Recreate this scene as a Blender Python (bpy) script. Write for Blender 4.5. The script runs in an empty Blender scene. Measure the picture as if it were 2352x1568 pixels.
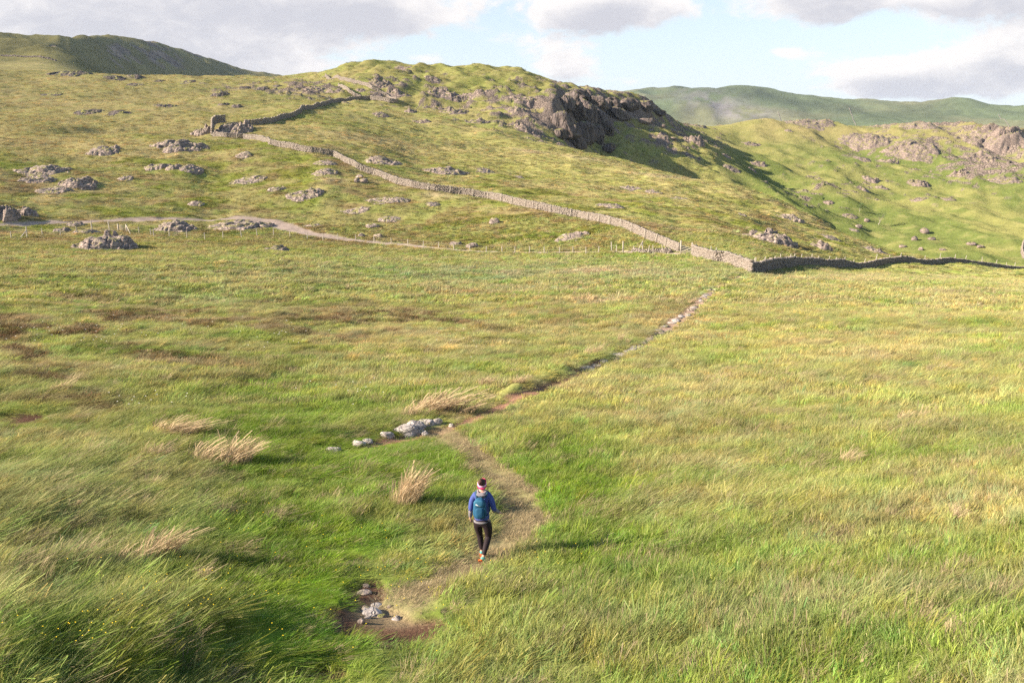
import bpy, math, random
import numpy as np
from mathutils import Vector, Matrix, noise as mnoise

PI = math.pi
rad = math.radians
random.seed(7)
RNG = np.random.default_rng(11)
SC = bpy.context.scene

# ------------------------------------------------------------------ camera
F = 2000.0                    # focal length in units of a 2352 px wide picture
PW, PH = 2352.0, 1568.0
PITCH = math.atan(484.0 / F)  # camera looks down this much
cam = bpy.data.cameras.new("camera")
cam_o = bpy.data.objects.new("camera", cam)
SC.collection.objects.link(cam_o)
cam.sensor_width = 36.0
cam.lens = 36.0 * F / PW
cam.clip_start = 0.1
cam.clip_end = 40000
cam_o.location = (0, 0, 0)
cam_o.rotation_euler = (PI / 2 - PITCH, 0, 0)
SC.camera = cam_o

# ------------------------------------------------------------------ light
SUN_EL = rad(25)
SUN_FROM = Vector((-math.cos(rad(15)), -math.sin(rad(15)), 0)).normalized()   # horizontal direction towards the sun
sun_dir = Vector((SUN_FROM.x * math.cos(SUN_EL), SUN_FROM.y * math.cos(SUN_EL), math.sin(SUN_EL)))
sl = bpy.data.lights.new("sun", "SUN")
sl.energy = 5.0
sl.angle = rad(0.5)
sl.color = (1.0, 0.86, 0.68)
so = bpy.data.objects.new("sun", sl)
SC.collection.objects.link(so)
so.rotation_euler = sun_dir.to_track_quat('Z', 'Y').to_euler()

SC.view_settings.view_transform = 'Standard'
SC.view_settings.look = 'None'
SC.view_settings.gamma = 1.0
SC.view_settings.exposure = 1.5
SC.view_settings.use_curve_mapping = False
SC.cycles.max_bounces = 5
SC.cycles.diffuse_bounces = 3
SC.cycles.glossy_bounces = 1
SC.cycles.transmission_bounces = 3
SC.cycles.volume_bounces = 0
SC.cycles.use_denoising = False
SC.cycles.denoising_prefilter = 'ACCURATE'
SC.cycles.denoising_input_passes = 'RGB_ALBEDO_NORMAL'
SC.cycles.sample_clamp_indirect = 4


# ------------------------------------------------------------------ node helper
class NT:
    def __init__(s, tree):
        s.t = tree
        s.n = tree.nodes
        s.l = tree.links

    def new(s, typ, ins=None, **props):
        nd = s.n.new(typ)
        for k, v in props.items():
            setattr(nd, k, v)
        if ins:
            for k, v in ins.items():
                sock = nd.inputs[k]
                if isinstance(v, bpy.types.NodeSocket):
                    s.l.new(v, sock)
                else:
                    sock.default_value = v
        return nd

    def math(s, op, a, b=0.0, c=None, clamp=False):
        ins = {0: a, 1: b}
        if c is not None:
            ins[2] = c
        nd = s.new('ShaderNodeMath', ins, operation=op)
        nd.use_clamp = clamp
        return nd.outputs[0]

    def mix(s, f, a, b):
        nd = s.new('ShaderNodeMix', data_type='RGBA')
        for k, v in ((0, f), (6, a), (7, b)):
            if isinstance(v, bpy.types.NodeSocket):
                s.l.new(v, nd.inputs[k])
            else:
                nd.inputs[k].default_value = v if k == 0 else (*v[:3], 1.0)
        return nd.outputs[2]

    def smooth(s, v, lo, hi):
        nd = s.new('ShaderNodeMapRange', {0: v, 1: lo, 2: hi, 3: 0.0, 4: 1.0}, interpolation_type='SMOOTHSTEP')
        return nd.outputs[0]


# ------------------------------------------------------------------ world
world = bpy.data.worlds.new("World")
SC.world = world
world.use_nodes = True
wt = NT(world.node_tree)
wt.n.clear()
SKY_STRENGTH = 0.07
sky = wt.new('ShaderNodeTexSky', sky_type='NISHITA')
sky.sun_disc = False
sky.sun_elevation = SUN_EL
sky.sun_rotation = math.atan2(SUN_FROM.x, SUN_FROM.y)
sky.altitude = 300
sky.air_density = 1.0
sky.dust_density = 0.6
sky.ozone_density = 1.2
tc = wt.new('ShaderNodeTexCoord')
sep = wt.new('ShaderNodeSeparateXYZ', {0: tc.outputs['Generated']})
X_, Y_, Z_ = sep.outputs
az = wt.math('ARCTAN2', X_, Y_)
el = wt.math('ARCSINE', Z_)


def cloud_density(du, dv):
    """cloud cover at (azimuth, elevation) in radians; du, dv shift the sample"""
    a = wt.math('ADD', az, du)
    e = wt.math('ADD', el, dv)
    ea = wt.math('MAXIMUM', e, -0.02)
    # clouds seen from the side, flatter towards the horizon
    yy = wt.math('MULTIPLY', wt.math('POWER', wt.math('ADD', ea, 0.02), 0.75), 9.0)
    p = wt.new('ShaderNodeCombineXYZ', {0: wt.math('MULTIPLY', a, 6.0), 1: yy, 2: 3.1})
    big = wt.new('ShaderNodeTexNoise', {'Vector': p.outputs[0], 'Scale': 1.0, 'Detail': 9.0, 'Roughness': 0.62, 'Distortion': 0.25})
    det = wt.new('ShaderNodeTexNoise', {'Vector': p.outputs[0], 'Scale': 3.0, 'Detail': 10.0, 'Roughness': 0.66, 'Distortion': 0.4})
    d = wt.math('MULTIPLY', wt.math('SUBTRACT', det.outputs['Fac'], 0.5), 1.15)
    blobs = None
    # (azimuth, elevation, half width, half height, weight), degrees: the banks that stand in this sky
    for (ba, be, bw, bh, wgt) in CLOUDS:
        ua = wt.math('DIVIDE', wt.math('SUBTRACT', a, rad(ba)), rad(bw))
        ub = wt.math('DIVIDE', wt.math('SUBTRACT', e, rad(be)), rad(bh))
        q = wt.math('ADD', wt.math('MULTIPLY', ua, ua), wt.math('MULTIPLY', ub, ub))
        g = wt.math('MULTIPLY', wt.math('EXPONENT', wt.math('MULTIPLY', q, -1.0)), wgt)
        blobs = g if blobs is None else wt.math('ADD', blobs, g)
    rest = wt.math('MULTIPLY', wt.math('SUBTRACT', big.outputs['Fac'], 0.53), 2.2)
    out = wt.math('ADD', wt.math('ADD', blobs, d), wt.math('MULTIPLY', rest, 0.55))
    return wt.math('SUBTRACT', out, 0.38)


def px_el(y):
    return math.degrees(math.atan((784 - y) / F) - PITCH)


def px_az(x):
    return math.degrees(math.atan((x - 1176) / (F * 1.03)))


CLOUDS = []
for (cx, cy, cw, ch, cg) in [(250, 30, 520, 125, 1.05), (820, 20, 300, 75, .9), (520, 150, 230, 40, .55),
                             (1400, 20, 200, 62, 1.1), (1850, 5, 130, 80, .95), (2230, 15, 200, 62, 1.1),
                             (1290, 150, 90, 42, 1.0), (1450, 185, 90, 16, .5), (2020, 180, 190, 38, .9), (2290, 150, 140, 50, 1.0),
                             (1797, 130, 55, 16, .6), (2200, 215, 260, 24, .6), (700, 165, 60, 14, .3), (1000, 140, 60, 14, .35)]:
    CLOUDS.append((px_az(cx), px_el(cy), math.degrees(cw / F), math.degrees(ch / F), cg))
dens = cloud_density(0.0, 0.0)
dens_up = cloud_density(rad(-0.5), rad(0.85))
cover = wt.smooth(dens, 0.0, 0.3)
# broken cloud stands low all round; overhead the sky is mostly clear
cover = wt.math('MULTIPLY', cover, wt.math('SUBTRACT', 1.0, wt.math('MULTIPLY', wt.smooth(el, rad(14), rad(40)), 0.75)))
lit = wt.math('SUBTRACT', 1.0, wt.smooth(dens_up, 0.05, 0.8))
lit = wt.math('MULTIPLY', lit, 1.0)
ccol = wt.mix(lit, (0.238, 0.231, 0.25), (0.385, 0.362, 0.35))
thin = wt.math('MULTIPLY', cover, 0.9)
# clouds stay in the lower sky's brightness whichever way one looks
skyc = wt.new('ShaderNodeVectorMath', {0: sky.outputs[0], 3: SKY_STRENGTH}, operation='SCALE')
# thin high veil that whitens the blue
veil_w = wt.math('MULTIPLY', wt.math('EXPONENT', wt.math('MULTIPLY', wt.math('MAXIMUM', el, 0.0), -4.0)), 0.9)
veil = wt.mix(veil_w, skyc.outputs[0], (0.30, 0.33, 0.368))
skymix = wt.mix(thin, veil, ccol)
bg = wt.new('ShaderNodeBackground', {'Color': skymix, 'Strength': 1.0})
wo = wt.new('ShaderNodeOutputWorld', {0: bg.outputs[0]})


# ------------------------------------------------------------------ numeric noise
def _hash(ix, iy, iz, seed):
    h = (ix.astype(np.int64) * 374761393 + iy.astype(np.int64) * 668265263 + iz.astype(np.int64) * 2147483647 + seed * 974634777) & 0xffffffff
    h = ((h ^ (h >> 13)) * 1274126177) & 0xffffffff
    h = h ^ (h >> 16)
    h = (h * 2246822519) & 0xffffffff
    h = h ^ (h >> 15)
    return h.astype(np.float64) / 4294967295.0


def vn2(x, y, seed=0):
    x = np.asarray(x, float)
    y = np.asarray(y, float)
    ix = np.floor(x)
    iy = np.floor(y)
    fx = x - ix
    fy = y - iy
    fx = fx * fx * fx * (fx * (fx * 6 - 15) + 10)
    fy = fy * fy * fy * (fy * (fy * 6 - 15) + 10)
    z = np.zeros_like(ix)
    a = _hash(ix, iy, z, seed)
    b = _hash(ix + 1, iy, z, seed)
    c = _hash(ix, iy + 1, z, seed)
    d = _hash(ix + 1, iy + 1, z, seed)
    return (a * (1 - fx) + b * fx) * (1 - fy) + (c * (1 - fx) + d * fx) * fy


def fbm(x, y, seed=0, octv=4, gain=0.5):
    s = 0
    a = 1
    t = 0
    for k in range(octv):
        c, sn = math.cos(k * 1.3 + .4), math.sin(k * 1.3 + .4)
        s = s + a * (vn2((x * c - y * sn) * 2 ** k + 17.3 * k, (x * sn + y * c) * 2 ** k - 9.1 * k, seed + k) - .5)
        t += a
        a *= gain
    return s / t * 2          # about -1..1


def sstep(v, lo, hi):
    t = np.clip((v - lo) / (hi - lo), 0, 1)
    return t * t * (3 - 2 * t)


# ------------------------------------------------------------------ pixels <-> rays
CP, SP = math.cos(PITCH), math.sin(PITCH)


def ray(x, y):
    """azimuth and tan(elevation) of a point of the photograph (2352 wide)"""
    u = (np.asarray(x, float) - PW / 2) / F
    v = (PH / 2 - np.asarray(y, float)) / F
    fy = CP + v * SP
    fz = -SP + v * CP
    h = np.hypot(u, fy)
    return np.arctan2(u, fy), fz / h


def project(X, Y, Z):
    d = Y * CP - Z * SP
    d = np.maximum(d, 0.01)
    return PW / 2 + F * X / d, PH / 2 - F * (Y * SP + Z * CP) / d


# ------------------------------------------------------------------ terrain: lofted from surveyed lines (x, y, range in metres)
def flat(y, *pr):
    return [(x, y, r) for x, r in pr]


LINES = [
    flat(1568, (-600, 10.3), (2900, 10.3)),
    flat(1288, (-600, 15.6), (1105, 15.7), (2900, 15.7)),
    flat(1000, (-600, 27.5), (2900, 27.5)),
    flat(800, (-600, 49), (1176, 50), (2900, 54)),
    flat(660, (-600, 88), (1176, 90), (1700, 86), (2000, 98), (2352, 115), (2900, 135)),
    [(-600, 540, 170), (0, 543, 160), (300, 548, 155), (600, 552, 150), (900, 572, 146), (1200, 580, 140), (1450, 582, 133), (1560, 588, 126), (1640, 603, 116),
     (1725, 624, 107), (1760, 626, 110), (1850, 616, 135), (1966, 624, 158), (2051, 618, 168), (2164, 627, 178), (2352, 632, 190), (2900, 645, 220)],
    [(-600, 400, 215), (0, 395, 215), (250, 372, 225), (400, 338, 240), (490, 317, 258), (620, 333, 235), (751, 355, 216), (821, 392, 202), (967, 437, 189), (1218, 481, 169),
     (1433, 524, 149), (1530, 570, 135), (1600, 585, 128), (1725, 602, 121), (1850, 602, 152), (1966, 607, 175), (2060, 602, 185), (2352, 622, 205), (2900, 640, 240)],
    [(-600, 300, 300), (0, 290, 300), (300, 285, 310), (480, 285, 315), (620, 284, 305), (751, 302, 282), (850, 325, 265), (967, 370, 250), (1200, 405, 235), (1400, 425, 240),
     (1500, 440, 225), (1600, 475, 200), (1700, 520, 178), (1800, 550, 178), (1900, 570, 188), (2000, 588, 200), (2060, 594, 205), (2352, 618, 220), (2900, 636, 255)],
    [(-600, 240, 400), (0, 240, 400), (300, 235, 400), (500, 230, 400), (700, 234, 390), (850, 262, 370), (1000, 300, 350), (1150, 325, 345), (1280, 345, 340), (1400, 368, 325),
     (1500, 388, 310), (1600, 415, 295), (1700, 438, 280), (1800, 478, 262), (1900, 528, 245), (2000, 570, 236), (2060, 588, 232), (2150, 600, 235), (2352, 612, 245), (2900, 630, 285)],
    [(-600, 215, 450), (500, 205, 450), (700, 212, 440), (850, 228, 420), (1000, 258, 400), (1150, 287, 385), (1230, 305, 382), (1300, 338, 380), (1350, 372, 376), (1400, 398, 372),
     (1500, 425, 362), (1600, 455, 352), (1700, 490, 345), (1800, 530, 340), (1900, 590, 335), (2000, 640, 330), (2352, 665, 330), (2900, 670, 350)],
    [(-600, 195, 490), (500, 190, 480), (700, 195, 470), (830, 195, 450), (1000, 215, 440), (1200, 238, 430), (1275, 250, 425), (1310, 322, 425), (1400, 374, 430), (1500, 398, 440),
     (1600, 424, 440), (1700, 444, 430), (1800, 492, 420), (1900, 565, 410), (2000, 612, 400), (2352, 630, 400), (2900, 640, 420)],
    [(-600, 185, 510), (500, 184, 505), (700, 182, 500), (830, 165, 485), (1000, 175, 475), (1200, 192, 465), (1280, 205, 462), (1335, 292, 465), (1400, 330, 475), (1450, 306, 485),
     (1500, 302, 500), (1560, 320, 510), (1640, 348, 520), (1700, 372, 530), (1850, 430, 540), (2000, 480, 550), (2352, 505, 560), (2900, 520, 580)],
    [(-600, 178, 530), (500, 180, 525), (700, 178, 520), (830, 150, 505), (1000, 158, 500), (1200, 166, 495), (1290, 194, 490), (1350, 214, 505), (1400, 238, 520), (1450, 252, 530), (1500, 275, 545),
     (1560, 305, 600), (1700, 335, 670), (2000, 368, 700), (2352, 385, 720), (2900, 390, 740)],
    [(-600, 160, 560), (0, 168, 560), (200, 172, 560), (300, 178, 560), (450, 180, 560), (600, 178, 560), (740, 173, 550), (790, 156, 535), (830, 143, 525), (870, 148, 522), (1000, 151, 520), (1190, 160, 520),
     (1290, 190, 520), (1400, 204, 545), (1500, 236, 580), (1530, 262, 610), (1560, 286, 680), (1640, 291, 760), (1800, 281, 800), (2000, 292, 830), (2150, 282, 860), (2352, 300, 880), (2900, 305, 900)],
    [(-600, 156, 700), (0, 163, 700), (150, 170, 700), (300, 192, 700), (450, 215, 700), (740, 230, 700), (830, 200, 650), (1190, 220, 650), (1400, 260, 680), (1560, 310, 800), (2000, 330, 980), (2900, 340, 1050)],
    [(-600, 125, 1200), (0, 128, 1180), (110, 112, 1250), (180, 128, 1330), (250, 178, 1350), (350, 250, 1350), (450, 310, 1350), (600, 330, 1350), (900, 300, 1350), (2900, 345, 1350)],
    [(-600, 60, 1600), (0, 80, 1500), (60, 88, 1480), (130, 94, 1480), (180, 96, 1550), (240, 92, 1800), (330, 99, 1950), (400, 116, 2050), (480, 144, 2200), (580, 173, 2400), (640, 180, 2500), (720, 200, 2500), (900, 290, 2500), (2900, 345, 2200)],
    flat(330, (-600, 3000), (2900, 3000)),
    [(-600, 325, 3500), (1200, 325, 3500), (1400, 300, 3500), (1600, 288, 3450), (1800, 292, 3400), (2352, 305, 3400), (2900, 305, 3400)],
    [(-600, 310, 3900), (1200, 300, 3900), (1400, 245, 3900), (1560, 225, 3850), (1700, 240, 3800), (1900, 262, 3800), (2100, 268, 3850), (2352, 272, 3800), (2900, 280, 3800)],
    [(-600, 300, 4500), (1200, 270, 4500), (1380, 215, 4700), (1440, 208, 4800), (1500, 208, 4700), (1560, 196, 4500), (1600, 191, 4400), (1680, 196, 4400), (1750, 204, 4400), (1850, 222, 4450), (1900, 232, 4500),
     (2000, 234, 4550), (2080, 240, 4600), (2150, 234, 4500), (2200, 228, 4400), (2260, 236, 4450), (2340, 247, 4600), (2900, 262, 4600)],
    flat(330, (-600, 5300), (2900, 5300)),
    flat(332, (-600, 5600), (2900, 5600)),
]
AZMAX = rad(39)
NC = 700
azc = np.linspace(-AZMAX, AZMAX, NC)
segs = [(2, 10, 16), (10, 30, 150), (30, 160, 250), (160, 590, 360), (590, 1000, 90), (1000, 5600, 150)]
rr = []
for a, b, n in segs:
    rr.append(np.exp(np.linspace(math.log(a), math.log(b), n, endpoint=False)))
RRW = np.concatenate(rr + [np.array([5600.0])])
NR = len(RRW)


def smooth_az(v, k):
    ker = np.hanning(k + 2)[1:-1]
    ker /= ker.sum()
    return np.convolve(np.pad(v, k // 2, mode='edge'), ker, mode='same')[k // 2:k // 2 + len(v)]


Rk = [np.full(NC, 2.0)]
Zk = [np.full(NC, -6.5)]
for i, ln in enumerate(LINES):
    dense = []
    for q, w in zip(ln[:-1], ln[1:]):
        m_ = max(1, int(abs(w[0] - q[0]) / 20))
        dense += [[q[c] + (w[c] - q[c]) * j / m_ for c in range(3)] for j in range(m_)]
    p = np.array(dense + [ln[-1]], float)
    a, te = ray(p[:, 0], p[:, 1])
    z = te * p[:, 2]
    k = 21 if i > 4 else 41
    if i in (9, 10, 11, 12):
        k = 9
    Rk.append(smooth_az(np.interp(azc, a, p[:, 2]), k))
    Zk.append(smooth_az(np.interp(azc, a, z), k))
Rk = np.array(Rk)
Zk = np.array(Zk)
for i in range(1, len(Rk)):
    Rk[i] = np.maximum(Rk[i], Rk[i - 1] * 1.02)
dR = np.diff(Rk, axis=0)
dl = np.diff(Zk, axis=0) / dR
sl_ = np.zeros_like(Zk)
sl_[0] = dl[0]
sl_[-1] = dl[-1]
w1 = 2 * dR[1:] + dR[:-1]
w2 = dR[1:] + 2 * dR[:-1]
same = dl[1:] * dl[:-1] > 0
with np.errstate(divide='ignore', invalid='ignore'):
    hm = (w1 + w2) / (w1 / dl[:-1] + w2 / dl[1:])
sl_[1:-1] = np.where(same, hm, 0)
ZG = np.zeros((NR, NC))
RG = np.repeat(RRW[:, None], NC, 1)
for i in range(len(Rk) - 1):
    m = (RG >= Rk[i][None]) & (RG <= Rk[i + 1][None])
    h = dR[i][None]
    t = np.clip((RG - Rk[i][None]) / h, 0, 1)
    v = ((2 * t ** 3 - 3 * t ** 2 + 1) * Zk[i][None] + (t ** 3 - 2 * t ** 2 + t) * h * sl_[i][None]
         + (-2 * t ** 3 + 3 * t ** 2) * Zk[i + 1][None] + (t ** 3 - t ** 2) * h * sl_[i + 1][None])
    ZG = np.where(m, v, ZG)
AG = np.repeat(azc[None], NR, 0)
XG = RG * np.sin(AG)
YG = RG * np.cos(AG)


def ridge(x, y, s, o=4):
    return 1 - np.abs(fbm(x, y, s, o)) * 2.2


# rolling ground of its own scale in every zone
wm = 1 - sstep(RG, 105, 150)                                       # meadow
wh = sstep(RG, 140, 185) * (1 - sstep(RG, 560, 640))               # hillside
PXG, PYG = project(XG, YG, ZG)
right = sstep(PXG, 1620, 1760) * sstep(RG, 300, 340)
crag = sstep(RG, 380, 430) * (1 - sstep(RG, 540, 600)) * sstep(PXG, 700, 860) * (1 - sstep(PXG, 1620, 1700))
cal = np.clip(RG / 60, .25, 1)
d = wm * (fbm(XG / 14, YG / 14, 3) * .38 * cal + fbm(XG / 4.2, YG / 5, 5, 3) * .16 + fbm(XG / 1.6, YG / 2.0, 9, 3) * .12)
leftn = (1 - sstep(PXG, 350, 800)) * (1 - sstep(RG, 26, 40))
d = d + leftn * (fbm(XG / 2.6, YG / 1.9, 23, 3) * .17)
farm = sstep(RG, 50, 70) * wm * (1 - sstep(PXG, 900, 1300))
d = d + farm * fbm(XG / 5, YG / 4, 29, 3) * .3
lefth = 1 - sstep(PXG, 1500, 1800)
d = d + wh * (1 - right) * (fbm(XG / 34, YG / 26, 13, 3) * (1.9 * sstep(RG, 190, 260) + .5) + fbm(XG / 13, YG / 9, 14, 3) * .9 + fbm(XG / 4.6, YG / 3.2, 15, 3) * .42)
d = d + crag * (ridge(XG / 30, YG / 22, 31) * 3.0 - 1.8 + fbm(XG / 9, YG / 7, 33, 4) * 1.5)
d = d + right * (1 - sstep(RG, 950, 1100)) * (fbm(XG / 60, YG / 90, 41, 4) * 6 + (ridge(XG / 45 + YG / 160, YG / 200, 47, 3) - .6) * 3.5 + fbm(XG / 16, YG / 16, 43, 4) * 1.5 + fbm(XG / 5, YG / 5, 44, 3) * .4)
wf = sstep(RG, 900, 1200)
leftf = wf * (1 - sstep(RG, 2500, 2900))
d = d + leftf * (fbm(XG / 150, YG / 150, 51, 5) * 12 + ridge(XG / 70, YG / 90, 55) * 6)
rf = sstep(RG, 3100, 3500) * (1 - sstep(RG, 5000, 6000))
d = d + rf * (ridge(XG / 420, YG / 900, 61, 5) * 24 - 12 + fbm(XG / 120, YG / 200, 63, 4) * 5)
ZG = ZG + d


# ------------------------------------------------------------------ sampling the ground
lnR = np.log(RRW)


def zat_grid(G, X, Y):
    X = np.asarray(X, float)
    Y = np.asarray(Y, float)
    a = np.clip(np.arctan2(X, Y), azc[0], azc[-1])
    R = np.clip(np.hypot(X, Y), RRW[0], RRW[-1])
    ca = (a - azc[0]) / (azc[1] - azc[0])
    ic = np.clip(ca.astype(int), 0, NC - 2)
    fc = ca - ic
    ir = np.clip(np.searchsorted(RRW, R, side='right') - 1, 0, NR - 2)
    fr = (R - RRW[ir]) / (RRW[ir + 1] - RRW[ir])
    return ((G[ir, ic] * (1 - fc) + G[ir, ic + 1] * fc) * (1 - fr) + (G[ir + 1, ic] * (1 - fc) + G[ir + 1, ic + 1] * fc) * fr)


def zat(X, Y):
    return zat_grid(ZG, X, Y)


def hit(x, y, rmin=6.0, rmax=9000):
    """the first ground point seen at (x, y) of the photograph"""
    a, te = ray(x, y)
    a = float(a)
    te = float(te)
    X = RRW * math.sin(a)
    Y = RRW * math.cos(a)
    z = zat(X, Y)
    t = z / RRW - te
    ok = (t >= 0) & (RRW >= rmin) & (RRW <= rmax)
    ks = np.nonzero(ok)[0]
    if len(ks) == 0:
        mk = (RRW >= rmin) & (RRW <= min(rmax, 6000))
        k = np.nonzero(mk)[0][np.argmax(t[mk])]
        return Vector((X[k], Y[k], z[k]))
    k = ks[0]
    if k == 0 or RRW[k - 1] < rmin:
        return Vector((X[k], Y[k], z[k]))
    f = -t[k - 1] / (t[k] - t[k - 1])
    R = RRW[k - 1] + f * (RRW[k] - RRW[k - 1])
    x3, y3 = R * math.sin(a), R * math.cos(a)
    return Vector((x3, y3, float(zat(x3, y3))))


def line_hits(pts, **k):
    return [hit(x, y, **k) for x, y in pts]


def dist_poly(X, Y, pts, wid=None):
    """distance from points to a polyline in plan (and the width interpolated along it)"""
    best = np.full(X.shape, 1e9)
    bw = np.zeros(X.shape)
    for i in range(len(pts) - 1):
        ax, ay = pts[i][0], pts[i][1]
        bx, by = pts[i + 1][0], pts[i + 1][1]
        dx, dy = bx - ax, by - ay
        L = dx * dx + dy * dy + 1e-9
        t = np.clip(((X - ax) * dx + (Y - ay) * dy) / L, 0, 1)
        dd = np.hypot(X - ax - t * dx, Y - ay - t * dy)
        m = dd < best
        best = np.where(m, dd, best)
        if wid:
            bw = np.where(m, wid[i] * (1 - t) + wid[i + 1] * t, bw)
    return best, bw


GRAVEL_PX = [(-150, 522, 1.2), (0, 516, 1.2), (70, 512, 1.1), (144, 509, 1.2), (306, 505, 1.4), (420, 503, 1.0), (540, 500, 1.2), (594, 505, 2.2), (630, 515, 2.8), (666, 526, 2.2), (720, 538, 1.6), (775, 547, 1.4), (828, 553, 1.3), (911, 561, 1.5),
             (1009, 571, 1.1), (1079, 577, 1.1), (1219, 580, 1.0), (1317, 579, .9), (1400, 578, .8), (1480, 577, .9), (1560, 584, 1.3)]
SOIL_PX = [(812, 1032, .12), (850, 1020, .2), (890, 1008, .34), (946, 1003, .42), (1006, 988, .42), (1066, 970, .38), (1126, 943, .40), (1180, 914, .36), (1240, 896, .34), (1300, 868, .34), (1360, 842, .34), (1420, 815, .45), (1475, 792, .55), (1510, 768, .65), (1540, 748, .6), (1575, 722, .7), (1600, 700, .6), (1628, 676, .55),
           (1650, 655, .35), (1690, 638, .3), (1712, 630, .3)]
TROD_PX = [(900, 1400, .55), (960, 1362, .5), (1050, 1312, .42), (1105, 1284, .4), (1170, 1240, .45), (1200, 1190, .55), (1190, 1140, .55), (1140, 1090, .55), (1090, 1050, .55), (1040, 1015, .55), (1010, 985, .5)]
GRAVEL = line_hits([(a, b) for a, b, c in GRAVEL_PX])
SOIL = line_hits([(a, b) for a, b, c in SOIL_PX])
TROD = line_hits([(a, b) for a, b, c in TROD_PX])
GW = [c for _, _, c in GRAVEL_PX]
SW = [c for _, _, c in SOIL_PX]
TW = [c for _, _, c in TROD_PX]
BARE = [(868, 1418, .74, .6), (838, 1358, .38, .62), (900, 1442, .66, .46), (965, 1430, .4, .22), (800, 1402, .5, .18), (820, 1282, .28, .12), (1050, 1403, .3, .12), (730, 1535, .4, .15), (35, 965, 1.2, .5), (60, 955, 1.0, .4)]
BAREW = [(hit(a, b), c, e) for a, b, c, e in BARE]


def masks(X, Y):
    wob = fbm(X / .9, Y / .9, 71, 3) * .35 + fbm(X / 3.1, Y / 3.1, 72, 2) * .3
    R = np.hypot(X, Y)
    dg, wg = dist_poly(X, Y, GRAVEL, GW)
    ds, ws = dist_poly(X, Y, SOIL, SW)
    dt, wt_ = dist_poly(X, Y, TROD, TW)
    g = 1 - sstep(dg / (wg + 1e-6) + wob * .7, .75, 1.15)
    s = 1 - sstep(ds / (ws + 1e-6) + wob * .9, .7, 1.25)
    t = 1 - sstep(dt / (wt_ + 1e-6) + wob * .6, .6, 1.6)
    b = np.zeros(X.shape)
    for c, ra, rb in BAREW:
        q = ((X - c.x) / ra) ** 2 + ((Y - c.y) / (rb * 1.5)) ** 2
        b = np.maximum(b, 1 - sstep(np.sqrt(q) + wob * .8, .75, 1.1))
    return g, s, t, b


def soft_edge(X, Y):
    """how far the turf is grazed and trampled down beside worn ground"""
    ds, ws = dist_poly(X, Y, SOIL, SW)
    # the walker's side of the path is kept lower
    o = np.exp(-(ds / (ws + .8)) ** 2) * .92
    for c, ra, rb in BAREW:
        q = ((X - c.x + .25) / (ra * 1.9 + .3)) ** 2 + ((Y - c.y + rb * .9) / (rb * 2.9 + .5)) ** 2
        o = np.maximum(o, np.exp(-q * .9) * .93)
    return o


near = RG < 330
g_, s_, t_, b_ = (np.zeros_like(ZG) for _ in range(4))
nr = int(np.searchsorted(RRW, 330))
g_[:nr], s_[:nr], t_[:nr], b_[:nr] = masks(XG[:nr], YG[:nr])
# worn ground lies lower than the turf beside it; a low bank runs along the far side of the footpath
ds_full = np.full_like(ZG, 1e9)
ds_full[:nr], _ = dist_poly(XG[:nr], YG[:nr], SOIL, SW)
bank_zone = sstep(PXG, 1120, 1200) * (1 - sstep(PXG, 1340, 1420)) * wm
side = np.zeros_like(ZG)
# signed side of the path: left (away) is positive
p0, p1 = SOIL[5], SOIL[-4]
sd = ((XG - p0.x) * (p1.y - p0.y) - (YG - p0.y) * (p1.x - p0.x)) / math.hypot(p1.x - p0.x, p1.y - p0.y)
away = 1 - sstep(sd, -.2, .3)
ZG = ZG - s_ * .06 - b_ * .09 - g_ * .08 - t_ * .05
ZG = ZG + bank_zone * away * .36 * np.exp(-((ds_full - .85) / .6) ** 2)


# ------------------------------------------------------------------ colours of the ground and of what grows on it
C_LUSH = np.array((.145, .235, .022))
C_YG = np.array((.25, .29, .075))
C_SG = np.array((.36, .335, .125))
C_ST = np.array((.46, .37, .22))
C_HB = np.array((.135, .085, .048))
C_BG = np.array((.19, .245, .12))
C_OL = np.array((.275, .255, .095))
C_TAN = np.array((.38, .31, .15))
C_GG = np.array((.19, .24, .08))
C_TROD = np.array((.42, .335, .2))
C_MOSS = np.array((.16, .20, .02))


def E(px, py, cx, cy, rx, ry, rot=0.0):
    c, s = math.cos(rad(rot)), math.sin(rad(rot))
    u = ((px - cx) * c + (py - cy) * s) / rx
    v = (-(px - cx) * s + (py - cy) * c) / ry
    return np.exp(-(u * u + v * v))


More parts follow.
